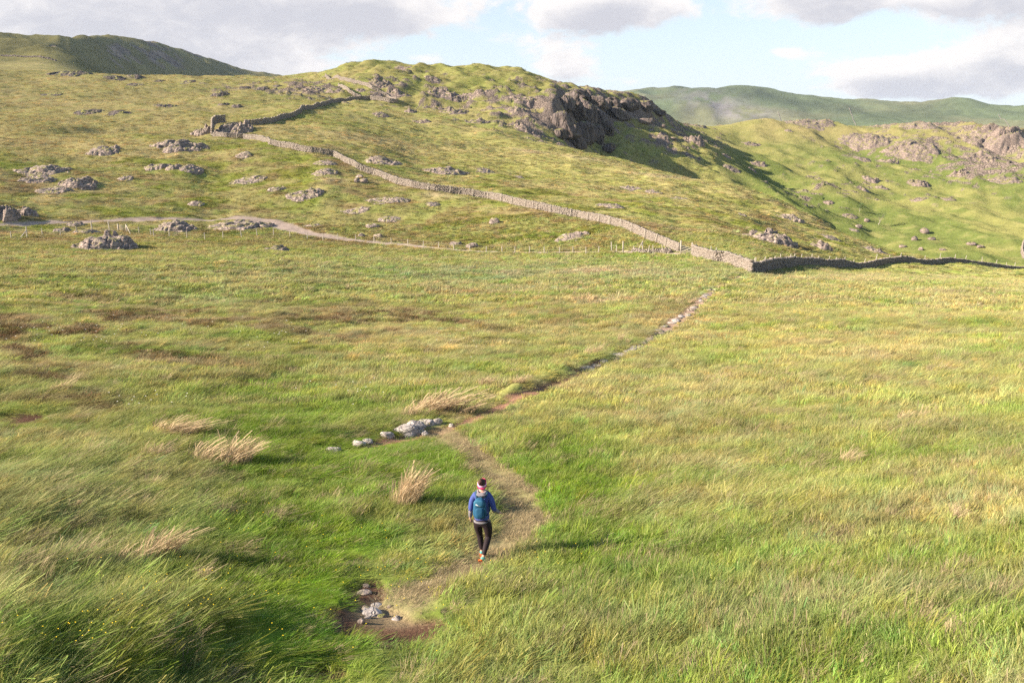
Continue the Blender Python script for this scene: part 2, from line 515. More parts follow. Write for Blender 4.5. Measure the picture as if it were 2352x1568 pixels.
def ground_colour(X, Y, Z):
    px, py = project(X, Y, Z)
    R = np.hypot(X, Y)
    n1 = fbm(X / 9, Y / 9, 101, 4)
    n2 = fbm(X / 2.2, Y / 2.6, 103, 4)
    n3 = fbm(X / 30, Y / 22, 105, 4)
    n4 = fbm(X / 5.5, Y / 3.6, 107, 4)
    n5 = fbm(X / 1.1, Y / 1.1, 109, 3)

    def mx(c, w, new):
        w = np.clip(w, 0, 1)[..., None]
        return c * (1 - w) + new * w
    col = np.zeros(X.shape + (3,)) + C_YG
    col = mx(col, .45 + .9 * n1, C_SG)
    # meadow zones
    L = E(px, py, 700, 1330, 330, 260) + E(px, py, 860, 1080, 300, 90) + E(px, py, 1330, 1200, 130, 150, -20) + E(px, py, 590, 960, 150, 110) + E(px, py, 1700, 1250, 260, 70) * .5 + E(px, py, 300, 1500, 400, 120) * .6 + E(px, py, 1300, 1050, 160, 60) * .7 + E(px, py, 1500, 1330, 200, 60) * .6
    col = mx(col, L * (1.25 + .8 * n2), C_LUSH)
    col = mx(col, E(px, py, 150, 1250, 330, 300) * (.8 + .8 * n2), C_GG)
    col = mx(col, E(px, py, 1900, 1450, 700, 170) * (.6 + .9 * n2), C_GG)
    col = mx(col, (E(px, py, 1900, 850, 700, 150) + E(px, py, 2100, 700, 500, 40)) * (.5 + .9 * n1), C_SG)
    col = mx(col, (E(px, py, 1150, 630, 620, 28) * .9 + E(px, py, 480, 690, 150, 20) * .6) * (.8 + .8 * n4), C_BG)
    hb = E(px, py, 150, 790, 420, 130) + E(px, py, 900, 740, 420, 60) * .8 + E(px, py, 120, 950, 160, 60) + E(px, py, 1500, 700, 250, 40) * .4 + E(px, py, 560, 900, 240, 60) * .3
    col = mx(col, hb * sstep(n2 + .3 * n1, -.25, .12) * .75, C_TAN)
    col = mx(col, hb * sstep(n2 * .8 + n4 * .7 + n5 * .2, .0, .24) * 1.0, C_HB)
    stw = E(px, py, 1400, 625, 130, 12) + E(px, py, 1450, 690, 180, 10) * .8 + E(px, py, 1950, 640, 300, 10) * .8 + E(px, py, 1200, 660, 260, 10) * .6 + E(px, py, 2250, 670, 160, 12) * .7 + E(px, py, 2000, 820, 60, 8) * .6 + E(px, py, 1780, 690, 90, 10) * .6
    col = mx(col, stw * (.7 + 1.1 * n4), C_ST * .85)
    streak = fbm((X + Y * .25) / 4.5, (Y - X * .1) / 1.7, 161, 4)
    col = mx(col, sstep(streak, .05, .45) * .36 * (1 - np.clip(L, 0, 1) * .7), C_ST * .82)
    col = mx(col, sstep(-streak, .05, .4) * .45, C_LUSH * 1.1)
    # hill beyond the fence
    wH = sstep(R, 128, 150) * np.where(px > 1650, sstep(py, 628, 600), 1)
    hcol = np.zeros_like(col) + C_OL
    hcol = mx(hcol, .35 + .9 * n3, C_TAN)
    hcol = mx(hcol, sstep(n4 + n1 * .4, -.1, .3) * .6, C_YG * .95)
    hcol = mx(hcol, sstep(fbm(X / 7, Y / 4, 121, 4), .12, .4) * .55 * (1 - sstep(R, 200, 260)), C_HB * 1.5)
    hcol = mx(hcol, sstep(fbm(X / 9, Y / 5, 122, 4), .05, .35) * .6 * (1 - sstep(R, 220, 330)), C_MOSS)
    band = E(px, py, 950, 290, 330, 26, 14) + E(px, py, 1300, 395, 300, 26, 10)
    hcol = mx(hcol, band * (.5 + .5 * n1), C_SG)
    hcol = mx(hcol, (E(px, py, 560, 290, 260, 14, 8) + E(px, py, 860, 320, 120, 10, 10) + E(px, py, 150, 330, 260, 30)) * (.6 + .8 * n3), C_TAN * 1.05)
    hcol = mx(hcol, (E(px, py, 1215, 347, 40, 3.5, 7) + E(px, py, 1330, 362, 55, 3.5, 8) * .8 + E(px, py, 1520, 404, 80, 4, 6) * .9 + E(px, py, 760, 412, 30, 5, 5) + E(px, py, 1010, 448, 60, 6, 4) * .7) * (1.0 + .4 * n2), C_ST * .9)
    hcol = mx(hcol, (E(px, py, 1900, 600, 500, 9) * .8 + E(px, py, 1700, 560, 130, 20) * .5) * (.6 + .8 * n2), C_YG)
    wl = (1 - sstep(px, 300, 700)) * sstep(R, 230, 300)
    hcol = mx(hcol, wl * .45, C_TAN * .95)
    # right-hand valley side: greener
    wv = sstep(px, 1560, 1760) * sstep(R, 300, 340)
    vcol = np.zeros_like(col) + np.array((.12, .148, .042))
    vcol = mx(vcol, sstep(fbm(X / 40, Y / 60, 131, 4) + .4 * n1, -.1, .5) * .6, C_OL)
    vcol = mx(vcol, sstep(py, 370, 290) * (.5 + .5 * n3), C_TAN * .7)
    vcol = mx(vcol, E(px, py, 1780, 470, 60, 60) * .4, C_YG)
    hcol = mx(hcol, wv, vcol)
    wgc = sstep(R, 400, 440) * sstep(px, 750, 900) * (1 - wv)
    hcol = mx(hcol, wgc * .75, mx(np.zeros_like(col) + C_OL * .9, .3 + .8 * n1, C_YG * .8))
    # far fells
    wl2 = sstep(R, 900, 1100) * (1 - sstep(R, 2500, 2900))
    hcol = mx(hcol, wl2, np.array((.17, .155, .062)) * (1 + .35 * fbm(X / 60, Y / 60, 141, 4))[..., None])
    wr = sstep(R, 2700, 3100)
    fc = np.zeros_like(col) + np.array((.085, .108, .055))
    fc = mx(fc, sstep(fbm(X / 500, Y / 500, 151, 4), -.1, .4) * .6, np.array((.14, .13, .075)))
    fc = mx(fc, E(px, py, 1640, 205, 200, 14, 4) + E(px, py, 1850, 240, 200, 14, 8) * .9 + E(px, py, 2080, 262, 90, 14) * .6, np.array((.055, .07, .035)))  # cloud shadows along the upper fell, painted in as darker ground colour
    scree = E(px, py, 1640, 238, 90, 26, 12) + E(px, py, 1720, 262, 70, 14) * .6
    fc = mx(fc, scree * sstep(fbm(X / 60, Y / 160, 153, 4), -.25, .2) * .9, np.array((.14, .13, .135)))
    fc = fc * (1 + .5 * fbm(X / 90, Y / 200, 155, 5, .65))[..., None]
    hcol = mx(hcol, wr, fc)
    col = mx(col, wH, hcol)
    col = col * (1 + .22 * n5 * (1 - sstep(R, 300, 500)))[..., None]
    return np.clip(col, .01, .9), px, py, R


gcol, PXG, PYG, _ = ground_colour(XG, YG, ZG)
# bare rock breaking through on the craggy hill, the right-hand crags and the slopes
rk = np.zeros_like(ZG)
zone = (E(PXG, PYG, 1330, 270, 110, 90) * 1.2 + E(PXG, PYG, 1480, 250, 80, 40) + E(PXG, PYG, 1200, 230, 150, 50) * .42 + E(PXG, PYG, 900, 195, 120, 40) * .36 + E(PXG, PYG, 1050, 230, 180, 40) * .3
        + E(PXG, PYG, 1210, 290, 90, 30) * .5 + E(PXG, PYG, 2060, 330, 160, 40) * .62 + E(PXG, PYG, 2290, 330, 110, 70) * .85 + E(PXG, PYG, 1860, 275, 60, 14) + E(PXG, PYG, 2120, 285, 120, 12) * .8
        + E(PXG, PYG, 730, 205, 110, 25) * .7 + E(PXG, PYG, 560, 205, 150, 14) * .4 + E(PXG, PYG, 1560, 320, 90, 50) * .7 + E(PXG, PYG, 2080, 430, 260, 60) * .2 + E(PXG, PYG, 1850, 440, 120, 60) * .25 + E(PXG, PYG, 2240, 390, 120, 30) * .6)
zone = zone * sstep(RG, 330, 380) * (1 - sstep(RG, 1000, 1200))
nz = fbm(XG / 6.5, YG / 5.0, 201, 5, .6)
rk = sstep(nz + zone * .75 - .52, 0, .14) * sstep(zone, .05, .2)
stepn = np.round(fbm(XG / 4.5, YG / 4.0, 205, 3) * 4) / 4
ZG = ZG + rk * (.7 + 1.3 * stepn + .5 * fbm(XG / 1.6, YG / 1.6, 207, 3))
leftrock = E(PXG, PYG, 300, 125, 200, 40) * wf * (RG < 2600)
rk = np.maximum(rk, sstep(fbm(XG / 30, YG / 30, 209, 5) + leftrock * .5 - .55, 0, .2) * leftf)
gcol = gcol * (1 - rk[..., None]) + rk[..., None] * np.array((.25, .2, .17))
soilc = np.array((.15, .085, .058))
gravc = np.array((.38, .30, .25))
stone_track = (s_ * sstep(PXG, 1380, 1440))[..., None]
gcol = gcol * (1 - b_[..., None]) + soilc * b_[..., None]
gcol = gcol * (1 - s_[..., None]) + (soilc * 2.3) * s_[..., None]
gcol = gcol * (1 - stone_track * .6) + np.array((.27, .225, .19)) * stone_track * .6
gcol = gcol * (1 - g_[..., None]) + gravc * (1 + .25 * fbm(XG / .7, YG / .7, 211, 3))[..., None] * g_[..., None]
gcol = gcol * (1 - .7 * t_[..., None]) + C_TROD * .8 * .7 * t_[..., None]


# ------------------------------------------------------------------ materials
def new_mat(name):
    m = bpy.data.materials.new(name)
    m.use_nodes = True
    t = NT(m.node_tree)
    t.n.clear()
    return m, t


def finish(t, bsdf):
    t.new('ShaderNodeOutputMaterial', {0: bsdf})


def bump(t, h, strength, dist):
    return t.new('ShaderNodeBump', {'Height': h, 'Strength': strength, 'Distance': dist}).outputs[0]


def ground_material(name, stretch, sc_fine, bdist, kind='grass'):
    m, t = new_mat(name)
    col = t.new('ShaderNodeAttribute', attribute_name='col').outputs['Color']
    rock = t.new('ShaderNodeAttribute', attribute_name='rock').outputs['Fac']
    pos = t.new('ShaderNodeNewGeometry').outputs['Position']
    mp = t.new('ShaderNodeMapping', {'Vector': pos, 'Scale': stretch}).outputs[0]
    a = t.new('ShaderNodeTexNoise', {'Vector': mp, 'Scale': sc_fine, 'Detail': 8.0, 'Roughness': .68}).outputs['Fac']
    b = t.new('ShaderNodeTexNoise', {'Vector': mp, 'Scale': sc_fine * .17, 'Detail': 6.0, 'Roughness': .6}).outputs['Fac']
    va = t.math('MULTIPLY_ADD', a, 1.2, .42)
    vb = t.math('MULTIPLY_ADD', b, .7, .65)
    v = t.math('MULTIPLY', va, vb)
    c = t.new('ShaderNodeVectorMath', {0: col, 3: v}, operation='SCALE').outputs[0]
    tuft = t.smooth(b, .52, .68)
    c = t.mix(t.math('MULTIPLY', tuft, t.math('MULTIPLY', t.math('SUBTRACT', 1.0, rock), .35 if kind == 'grass' else 0.0)), c, (.3, .25, .12))
    vor = t.new('ShaderNodeTexVoronoi', {'Vector': pos, 'Scale': sc_fine * .5}, feature='DISTANCE_TO_EDGE').outputs[0]
    crack = t.math('MULTIPLY', t.math('SUBTRACT', 1.0, t.smooth(vor, 0.0, .16)), rock)
    c = t.mix(t.math('MULTIPLY', crack, .55), c, (.07, .055, .05))
    h = t.math('ADD', a, t.math('MULTIPLY', b, 1.6))
    h = t.math('SUBTRACT', h, crack)
    nrm = bump(t, h, .9, bdist)
    bs = t.new('ShaderNodeBsdfDiffuse', {'Color': c, 'Roughness': .9, 'Normal': nrm})
    finish(t, bs.outputs[0])
    return m


M_MEADOW = ground_material("meadow_turf", (1, 1, 1), 5.0, .06)
M_HILL = ground_material("hill_turf", (1, 1.3, 1), 1.6, .3)
M_VALLEY = ground_material("valley_turf", (1, 1, 1), .8, .8)
M_FELL = ground_material("fell_turf", (1, 1, 1), .03, 5.0, 'fell')
M_GRAVEL = ground_material("gravel", (1, 1, 1), 9.0, .04, 'gravel')
M_SOIL = ground_material("peaty_soil", (1, 1, 1), 14.0, .05, 'soil')


def rock_material(name, base, lichen, scale, dist, dark=(.075, .06, .055), turf=0.0, mscale=(1, .35, 2.2)):
    m, t = new_mat(name)
    pos = t.new('ShaderNodeNewGeometry').outputs['Position']
    n1 = t.new('ShaderNodeTexNoise', {'Vector': pos, 'Scale': scale, 'Detail': 10.0, 'Roughness': .7}).outputs['Fac']
    mp = t.new('ShaderNodeMapping', {'Vector': pos, 'Rotation': (.3, .5, .6), 'Scale': mscale}).outputs[0]
    n2 = t.new('ShaderNodeTexNoise', {'Vector': mp, 'Scale': scale * 2.2, 'Detail': 6.0, 'Roughness': .65}).outputs['Fac']
    n3 = t.new('ShaderNodeTexNoise', {'Vector': pos, 'Scale': scale * 4, 'Detail': 5.0}).outputs['Fac']
    c = t.mix(t.smooth(n2, .38, .66), tuple(x * .62 for x in base), tuple(min(x * 1.25, .8) for x in base))
    c = t.mix(t.math('MULTIPLY', t.smooth(n1, .55, .68), .7), c, lichen)
    c = t.mix(t.math('MULTIPLY', t.smooth(n3, .56, .7), .55), c, dark)
    vor = t.new('ShaderNodeTexVoronoi', {'Vector': mp, 'Scale': scale * 1.1}, feature='DISTANCE_TO_EDGE').outputs[0]
    crack = t.math('SUBTRACT', 1.0, t.smooth(vor, 0.0, .09))
    c = t.mix(t.math('MULTIPLY', crack, .6), c, dark)
    if turf:
        # grass and moss have taken hold on the flatter ledges
        nz_ = t.new('ShaderNodeSeparateXYZ', {0: t.new('ShaderNodeNewGeometry').outputs['Normal']}).outputs[2]
        gn_ = t.new('ShaderNodeTexNoise', {'Vector': pos, 'Scale': scale * .9, 'Detail': 6.0, 'Roughness': .65}).outputs['Fac']
        w = t.math('MULTIPLY', t.smooth(nz_, .62, .93), t.smooth(gn_, .50, .58))
        c = t.mix(t.math('MULTIPLY', w, turf), c, t.mix(n3, (.17, .19, .04), (.3, .26, .1)))
    h = t.math('SUBTRACT', t.math('ADD', n1, n2), t.math('MULTIPLY', crack, .7))
    nrm = bump(t, h, .8, dist)
    bs = t.new('ShaderNodeBsdfPrincipled', {'Base Color': c, 'Roughness': .88, 'Normal': nrm})
    bs.inputs['Specular IOR Level'].default_value = .2
    finish(t, bs.outputs[0])
    return m


M_ROCK = rock_material("weathered_rock", (.34, .27, .235), (.38, .34, .23), .9, .18, turf=.9)
M_ROCKR = rock_material("pinkish_rock", (.29, .225, .195), (.27, .25, .15), .5, .35, turf=.9)
M_CRAG = rock_material("crag_rock", (.15, .122, .114), (.16, .17, .08), .4, .5, turf=1.0, mscale=(1.3, 1.0, .3))
M_STONE = rock_material("wall_stone", (.34, .29, .25), (.38, .35, .27), 3.0, .03)
M_PALE = rock_material("pale_slab", (.46, .41, .38), (.5, .48, .42), 5.0, .02)


def simple_mat(name, col, rough=.8, noise=.25, scale=8.0, spec=.2, bmp=0.0):
    m, t = new_mat(name)
    tcn = t.new('ShaderNodeTexCoord').outputs['Object']
    n = t.new('ShaderNodeTexNoise', {'Vector': tcn, 'Scale': scale, 'Detail': 5.0}).outputs['Fac']
    c = t.new('ShaderNodeVectorMath', {0: (*col,), 3: t.math('MULTIPLY_ADD', n, noise * 2, 1 - noise)}, operation='SCALE').outputs[0]
    bs = t.new('ShaderNodeBsdfPrincipled', {'Base Color': c, 'Roughness': rough})
    bs.inputs['Specular IOR Level'].default_value = spec
    if bmp:
        t.l.new(bump(t, n, .6, bmp), bs.inputs['Normal'])
    finish(t, bs.outputs[0])
    return m


M_WOOD = simple_mat("weathered_wood", (.40, .36, .30), .85, .4, 12)
M_WIRE = simple_mat("fence_wire", (.25, .25, .25), .6, .1)


def grass_material(name, tip, tipw, trans=.3):
    m, t = new_mat(name)
    tint = t.new('ShaderNodeAttribute', attribute_name='tint', attribute_type='INSTANCER').outputs['Color']
    hh = t.new('ShaderNodeAttribute', attribute_name='along').outputs['Fac']
    rn = t.new('ShaderNodeAttribute', attribute_name='rnd').outputs['Fac']
    c = t.new('ShaderNodeVectorMath', {0: tint, 3: t.math('MULTIPLY_ADD', rn, .7, .62)}, operation='SCALE').outputs[0]
    w = t.math('MULTIPLY', t.smooth(hh, .45, 1.0), t.math('MULTIPLY', t.smooth(rn, .35, 1.0), tipw))
    c = t.mix(w, c, tip)
    d1 = t.new('ShaderNodeBsdfDiffuse', {'Color': c})
    d2 = t.new('ShaderNodeBsdfTranslucent', {'Color': c})
    mixs = t.new('ShaderNodeMixShader', {0: trans, 1: d1.outputs[0], 2: d2.outputs[0]})
    finish(t, mixs.outputs[0])
    return m


M_GRASS = grass_material("grass_blade", (.46, .40, .23), .85)
M_HEATH = grass_material("heather_sprig", (.2, .12, .09), .5, .15)


# ------------------------------------------------------------------ object helpers
def link(o):
    SC.collection.objects.link(o)
    return o


def mesh_from(name, verts, faces, mat=None, smooth=False):
    me = bpy.data.meshes.new(name)
    verts = np.asarray(verts, np.float32)
    if isinstance(faces, np.ndarray) and faces.ndim == 2:
        k = faces.shape[1]
        me.vertices.add(len(verts))
        me.vertices.foreach_set('co', verts.ravel())
        me.loops.add(faces.size)
        me.loops.foreach_set('vertex_index', faces.astype(np.int32).ravel())
        me.polygons.add(len(faces))
        me.polygons.foreach_set('loop_start', np.arange(len(faces), dtype=np.int32) * k)
        me.update(calc_edges=True)
    else:
        me.from_pydata([tuple(v) for v in verts.tolist()], [], faces)
        me.update()
    if mat:
        me.materials.append(mat)
    if smooth:
        me.polygons.foreach_set('use_smooth', np.ones(len(me.polygons), bool))
    return me


def obj(name, me, parent=None, loc=None):
    o = bpy.data.objects.new(name, me)
    link(o)
    if parent:
        o.parent = parent
    if loc is not None:
        o.location = loc
    return o


def tag(o, label=None, cat=None, group=None, kind=None):
    if label:
        o['label'] = label
    if cat:
        o['category'] = cat
    if group:
        o['group'] = group
    if kind:
        o['kind'] = kind
    return o


def empty(name, loc, label, cat, group=None):
    o = bpy.data.objects.new(name, None)
    o.empty_display_size = .3
    link(o)
    o.location = loc
    return tag(o, label, cat, group)


# ------------------------------------------------------------------ terrain objects
V = np.stack([XG, YG, ZG], -1).reshape(-1, 3)
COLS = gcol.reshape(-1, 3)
ROCKA = rk.reshape(-1)
ii, jj = np.meshgrid(np.arange(NR - 1), np.arange(NC - 1), indexing='ij')
q0 = (ii * NC + jj).ravel()
quads = np.stack([q0, q0 + 1, q0 + NC + 1, q0 + NC], 1)


def face_avg(G):
    f = G.reshape(-1)
    return f[quads].mean(1)


fR = face_avg(RG)
fpx = face_avg(PXG)
fpy = face_avg(PYG)
fg, fs, fb, ft = face_avg(g_), face_avg(s_), face_avg(b_), face_avg(t_)
lab = np.full(len(quads), 1)            # hillside
# meadow reaches to the fence and the walls
lineR = Rk[6]
fa = face_avg(AG)
lab[fR < np.interp(fa, azc, lineR)] = 0
lab[(fR > 335) & (fpx > 1560) & (fR < 1050)] = 2
lab[(fR >= 640) & (fR < 2700)] = 3
lab[(fR >= 640) & (fR < 1050) & (fpx > 1500)] = 2
lab[fR >= 2700] = 4
lab[fg > .5] = 5
lab[(fs > .5) & (fg <= .5)] = 6
lab[(fb > .5)] = 7
SETTING = {}
for k, (nm, mat) in enumerate([("meadow", M_MEADOW), ("hillside", M_HILL), ("valley_side", M_VALLEY), ("left_fell", M_FELL), ("far_fell", M_FELL), ("gravel_path", M_GRAVEL), ("footpath", M_SOIL), ("bare_soil", M_SOIL)]):
    fq = quads[lab == k]
    if not len(fq):
        continue
    used, inv = np.unique(fq, return_inverse=True)
    me = mesh_from(nm, V[used], inv.reshape(-1, 4), mat, True)
    ca = me.attributes.new('col', 'FLOAT_COLOR', 'POINT')
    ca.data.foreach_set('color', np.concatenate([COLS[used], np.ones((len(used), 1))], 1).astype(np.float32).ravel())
    ra = me.attributes.new('rock', 'FLOAT', 'POINT')
    ra.data.foreach_set('value', ROCKA[used].astype(np.float32))
    SETTING[nm] = tag(obj(nm, me), kind='structure')
# ground all the way round the viewer, coarser, joined to the edges of the sector
na = 40
rows = np.array([2, 6, 10, 16, 28, 50, 90, 140, 200, 300, 420, 560, 700, 1200, 1600, 3000, 4500, 5600.])
azr = np.linspace(AZMAX, 2 * PI - AZMAX, na)
zr = zat(rows * math.sin(AZMAX - 1e-4), rows * math.cos(AZMAX - 1e-4))
zl = zat(-rows * math.sin(AZMAX - 1e-4), rows * math.cos(AZMAX - 1e-4))
tt = np.linspace(0, 1, na)
tt = tt * tt * (3 - 2 * tt)
AA, RRr = np.meshgrid(azr, rows)
ZZ = zr[:, None] * (1 - tt) + zl[:, None] * tt
vv = np.stack([RRr * np.sin(AA), RRr * np.cos(AA), ZZ], -1).reshape(-1, 3)
i2, j2 = np.meshgrid(np.arange(len(rows) - 1), np.arange(na - 1), indexing='ij')
b0 = (i2 * na + j2).ravel()
me = mesh_from("surrounding_ground", vv, np.stack([b0, b0 + 1, b0 + na + 1, b0 + na], 1), M_HILL, True)
ca = me.attributes.new('col', 'FLOAT_COLOR', 'POINT')
ca.data.foreach_set('color', np.tile(np.array([*C_OL, 1.0], np.float32), len(vv)))
tag(obj("surrounding_ground", me), kind='structure')

# ------------------------------------------------------------------ rock outcrops: broken, tilted blocks rising out of the turf
EXCL = []          # (x, y, radius) kept free of grass


def outcrop_mesh(c, ax, ay, H, seed, blocks, strike=.6, steep=.5, n=46, mat=None, rot=0.0, zoff=0.0, name='rock'):
    rg = np.random.default_rng(seed)
    n2 = int(n * max(.45, min(1.3, ay / ax)))
    u = np.linspace(-1.25, 1.25, n)
    v = np.linspace(-1.25, 1.25, n2)
    U, Vv = np.meshgrid(u, v)
    cu, su = math.cos(rot), math.sin(rot)
    dirv = Vector((c.x, c.y)).normalized()
    rx, ry = Vector((dirv.y, -dirv.x)), dirv
    lx = U * ax
    ly = Vv * ay
    jx = fbm(lx / (ax * .35) + seed, ly / (ax * .35), seed + 1, 3) * ax * .07
    jy = fbm(lx / (ax * .35), ly / (ax * .35) - seed, seed + 2, 3) * ax * .07
    lx2 = lx * cu - ly * su
    ly2 = lx * su + ly * cu
    X = c.x + rx.x * lx2 + ry.x * ly2
    Y = c.y + rx.y * lx2 + ry.y * ly2
    q = np.sqrt(U ** 2 + Vv ** 2)
    s = 1 - q + .42 * fbm(U * 2.1 + seed * 3.7, Vv * 2.1, seed + 3, 4, .6)
    base = np.clip(s / .55, -1, 1)
    prof = np.where(base > 0, np.power(np.clip(base, 0, 1), .55), base)
    # broken into blocks along a slanting grain
    cs, ss = math.cos(strike), math.sin(strike)
    pu = (lx + jx) * cs + (ly + jy) * ss
    pv = (-(lx + jx) * ss + (ly + jy) * cs) * 2.1
    su_ = rg.uniform(-1.3, 1.3, blocks) * ax
    sv_ = rg.uniform(-1.3, 1.3, blocks) * ay
    bu = su_ * cs + sv_ * ss
    bv = (-su_ * ss + sv_ * cs) * 2.1
    d = np.hypot(pu[..., None] - bu, pv[..., None] - bv)
    o = np.argsort(d, -1)[..., :2]
    i1 = o[..., 0]
    d1 = np.take_along_axis(d, o[..., :1], -1)[..., 0]
    d2 = np.take_along_axis(d, o[..., 1:], -1)[..., 0]
    hb = rg.uniform(-.5, .38, blocks)
    gx = rg.uniform(-.55, .15, blocks)
    gy = rg.uniform(-.25, .75, blocks)
    L = ax * .6
    tilt = gx[i1] * (pu - bu[i1]) / L + gy[i1] * (pv - bv[i1]) / L / 2
    edge = np.clip((d2 - d1) / (ax * .07), 0, 1)
    h = prof * (1 + hb[i1] + np.clip(tilt, -.5, .5)) * H
    h = h - (1 - edge) * H * .24 * (base > 0)
    h = h + fbm(lx / (ax * .16), ly / (ax * .16), seed + 5, 4, .6) * H * .2
    # leans over towards the right, where the face is steep
    h = h * (1 + .25 * U)
    h = np.where(base < 0, base * H * .9 - .15, h)
    X = X + rx.x * (prof > 0) * np.clip(h, 0, None) * .28 * steep
    Y = Y + rx.y * (prof > 0) * np.clip(h, 0, None) * .28 * steep
    Z = zat(X, Y) + h + zoff
    vs = np.stack([X - c.x, Y - c.y, Z - c.z], -1).reshape(-1, 3)
    i_, j_ = np.meshgrid(np.arange(n2 - 1), np.arange(n - 1), indexing='ij')
    k0 = (i_ * n + j_).ravel()
    fq = np.stack([k0, k0 + 1, k0 + n + 1, k0 + n], 1)
    keep = (h.reshape(-1)[fq] > -H * .85 - .1).any(1)
    fq = fq[keep]
    me = mesh_from(name, vs, fq, mat)
    return me


def outcrop(x, y, w, h, phrase, mat=None, seed=None, blocks=None, hf=.62, depth=.75, group=None, name='rock_outcrop', cat='rock outcrop', strike=None, rmin=20, n=46, steep=.5):
    """x, y: middle of what the photograph shows; w, h its size there"""
    global OSEED
    OSEED += 1
    seed = seed or OSEED * 13 + 5
    b = hit(x, y + h * .42, rmin=rmin)
    R = math.hypot(b.x, b.y)
    ax = w * .5 * R / F * .93
    slope_h = h * R / F
    H = slope_h * hf
    dv = Vector((b.x, b.y)).normalized()
    # depth from how much of the height the sloping ground already shows
    b2 = hit(x, y - h * .25, rmin=rmin)
    gap = min(max(math.hypot(b2.x - b.x, b2.y - b.y), ax * .35), ax * .8)
    ay = max(gap * .95, ax * .5) * depth / .75
    c = Vector((b.x + dv.x * ay * .6, b.y + dv.y * ay * .6, 0))
    c.z = float(zat(c.x, c.y))
    blocks = blocks or int(np.clip(ax * ay * 2.2, 16, 80))
    st = strike if strike is not None else random.uniform(.3, .9)
    nn = int(np.clip(w * .75, 18, n + 20))
    me = outcrop_mesh(c, ax, ay, H, seed, blocks, st, steep, nn, mat or (M_ROCK if R < 330 else M_ROCKR), name=name)
    o = obj(name, me, loc=c)
    tag(o, phrase, cat, group)
    EXCL.append((c.x, c.y, ax * .8, ay * .8))
    return o


OSEED = 0
G1 = "rock outcrops on the near hillside"
NEAR = [
    (463, 298, 42, 30, "pale rock rib left of the upright wall pillar on the hillside"),
    (533, 292, 84, 36, "broad dark-fronted rock knoll right of the upright wall pillar"),
    (236, 344, 68, 26, "pale slanting outcrop alone in dry grass, nearest below the upper left slope"),
    (414, 333, 112, 30, "long low outcrop casting a pointed shadow to its right, below the wall pillar"),
    (362, 377, 60, 26, "cracked slab outcrop, left one of the three below the long low outcrop"),
    (403, 380, 40, 22, "rounded slab outcrop, middle one of the three below the long low outcrop"),
    (437, 386, 54, 20, "flat slab outcrop, right one of the three below the long low outcrop"),
    (97, 389, 104, 24, "wide pale outcrop on top of the stepped rocks at the left"),
    (82, 411, 74, 20, "dark-faced step of rock under the wide pale outcrop at the left"),
    (182, 417, 74, 34, "outcrop sloping down right at the right end of the stepped rocks"),
    (122, 436, 70, 18, "low shadowed rock shelf at the foot of the stepped rocks"),
    (288, 407, 36, 16, "small dark outcrop alone right of the stepped rocks"),
    (12, 482, 62, 52, "big dark crag cut by the left edge of the picture above the track"),
    (60, 482, 44, 30, "shadowed rock shoulder just right of the crag at the left edge"),
    (561, 355, 38, 16, "small outcrop just below the dry stone wall, left of its bend"),
    (697, 446, 90, 26, "pointed grey outcrop streaked with cracks in the middle of the hillside"),
    (450, 466, 36, 13, "small pale outcrop in open grass above the left part of the track"),
    (572, 413, 88, 12, "long flat strip of bare rock among brown heather"),
    (635, 431, 42, 16, "short ribbed rock patch at the right end of the heather strip"),
    (750, 373, 54, 12, "thin rock strip right under the dry stone wall"),
    (748, 391, 62, 16, "ribbed bare rock below the thin strip under the wall"),
    (407, 517, 86, 30, "rugged outcrop behind the fence just right of the field gate"),
    (547, 515, 138, 26, "long pale outcrop behind the fence where the gravel track begins to bend"),
    (173, 512, 36, 15, "round dark boulder topping the big outcrop beside the track"),
    (140, 526, 40, 20, "small shattered outcrop on the left shoulder of the big fence outcrop"),
    (240, 552, 142, 52, "big cracked pale outcrop standing in front of the fence at the left"),
    (198, 527, 60, 20, "sloping pale slab behind the top of the big fence outcrop"),
    (638, 567, 66, 24, "low dark outcrop in front of the fence, below the track bend"),
    (716, 516, 42, 12, "small pale outcrop just above the gravel track"),
    (892, 457, 102, 18, "long pale ribbed outcrop in the middle of the slope below the wall"),
    (995, 467, 38, 13, "small slanting slab right of the long ribbed outcrop"),
    (818, 484, 74, 12, "flat pale outcrop left of the middle of the lower slope"),
    (894, 504, 52, 12, "dark-fronted outcrop above the middle of the gravel track"),
    (1313, 541, 84, 22, "slanting grey slab outcrop above the fence, left of the wall gate"),
    (882, 365, 96, 26, "long broken outcrop right behind the upper wall"),
    (1026, 390, 104, 24, "dark craggy outcrop behind the middle of the wall"),
    (1113, 391, 46, 10, "small low outcrop right of the dark craggy one behind the wall"),
    (1188, 405, 38, 10, "tiny flat outcrop at the right end of the row behind the wall"),
    (1447, 430, 54, 13, "pale outcrop high behind the wall, left one of a slanting row of three"),
    (1500, 439, 44, 13, "pale outcrop in the middle of the slanting row of three behind the wall"),
    (1561, 453, 48, 10, "thin outcrop at the right end of the slanting row of three behind the wall"),
    (1404, 470, 74, 16, "ribbed outcrop in heather just above the lower part of the wall"),
    (1769, 537, 132, 44, "large brown crag on the knoll behind the wall corner"),
    (1814, 495, 68, 22, "ribbed outcrop on the knoll top above the large brown crag"),
    (1706, 492, 22, 8, "small rock left of the knoll top"),
    (1887, 558, 50, 28, "dark-sided outcrop right of the large brown crag"),
    (1912, 544, 46, 16, "pale slab above the dark-sided outcrop on the knoll"),
    (2007, 569, 60, 22, "rounded pale rock with a dark slanting tail at the right end of the knoll"),
    (1962, 527, 22, 8, "small outcrop on the right edge of the knoll"),
]
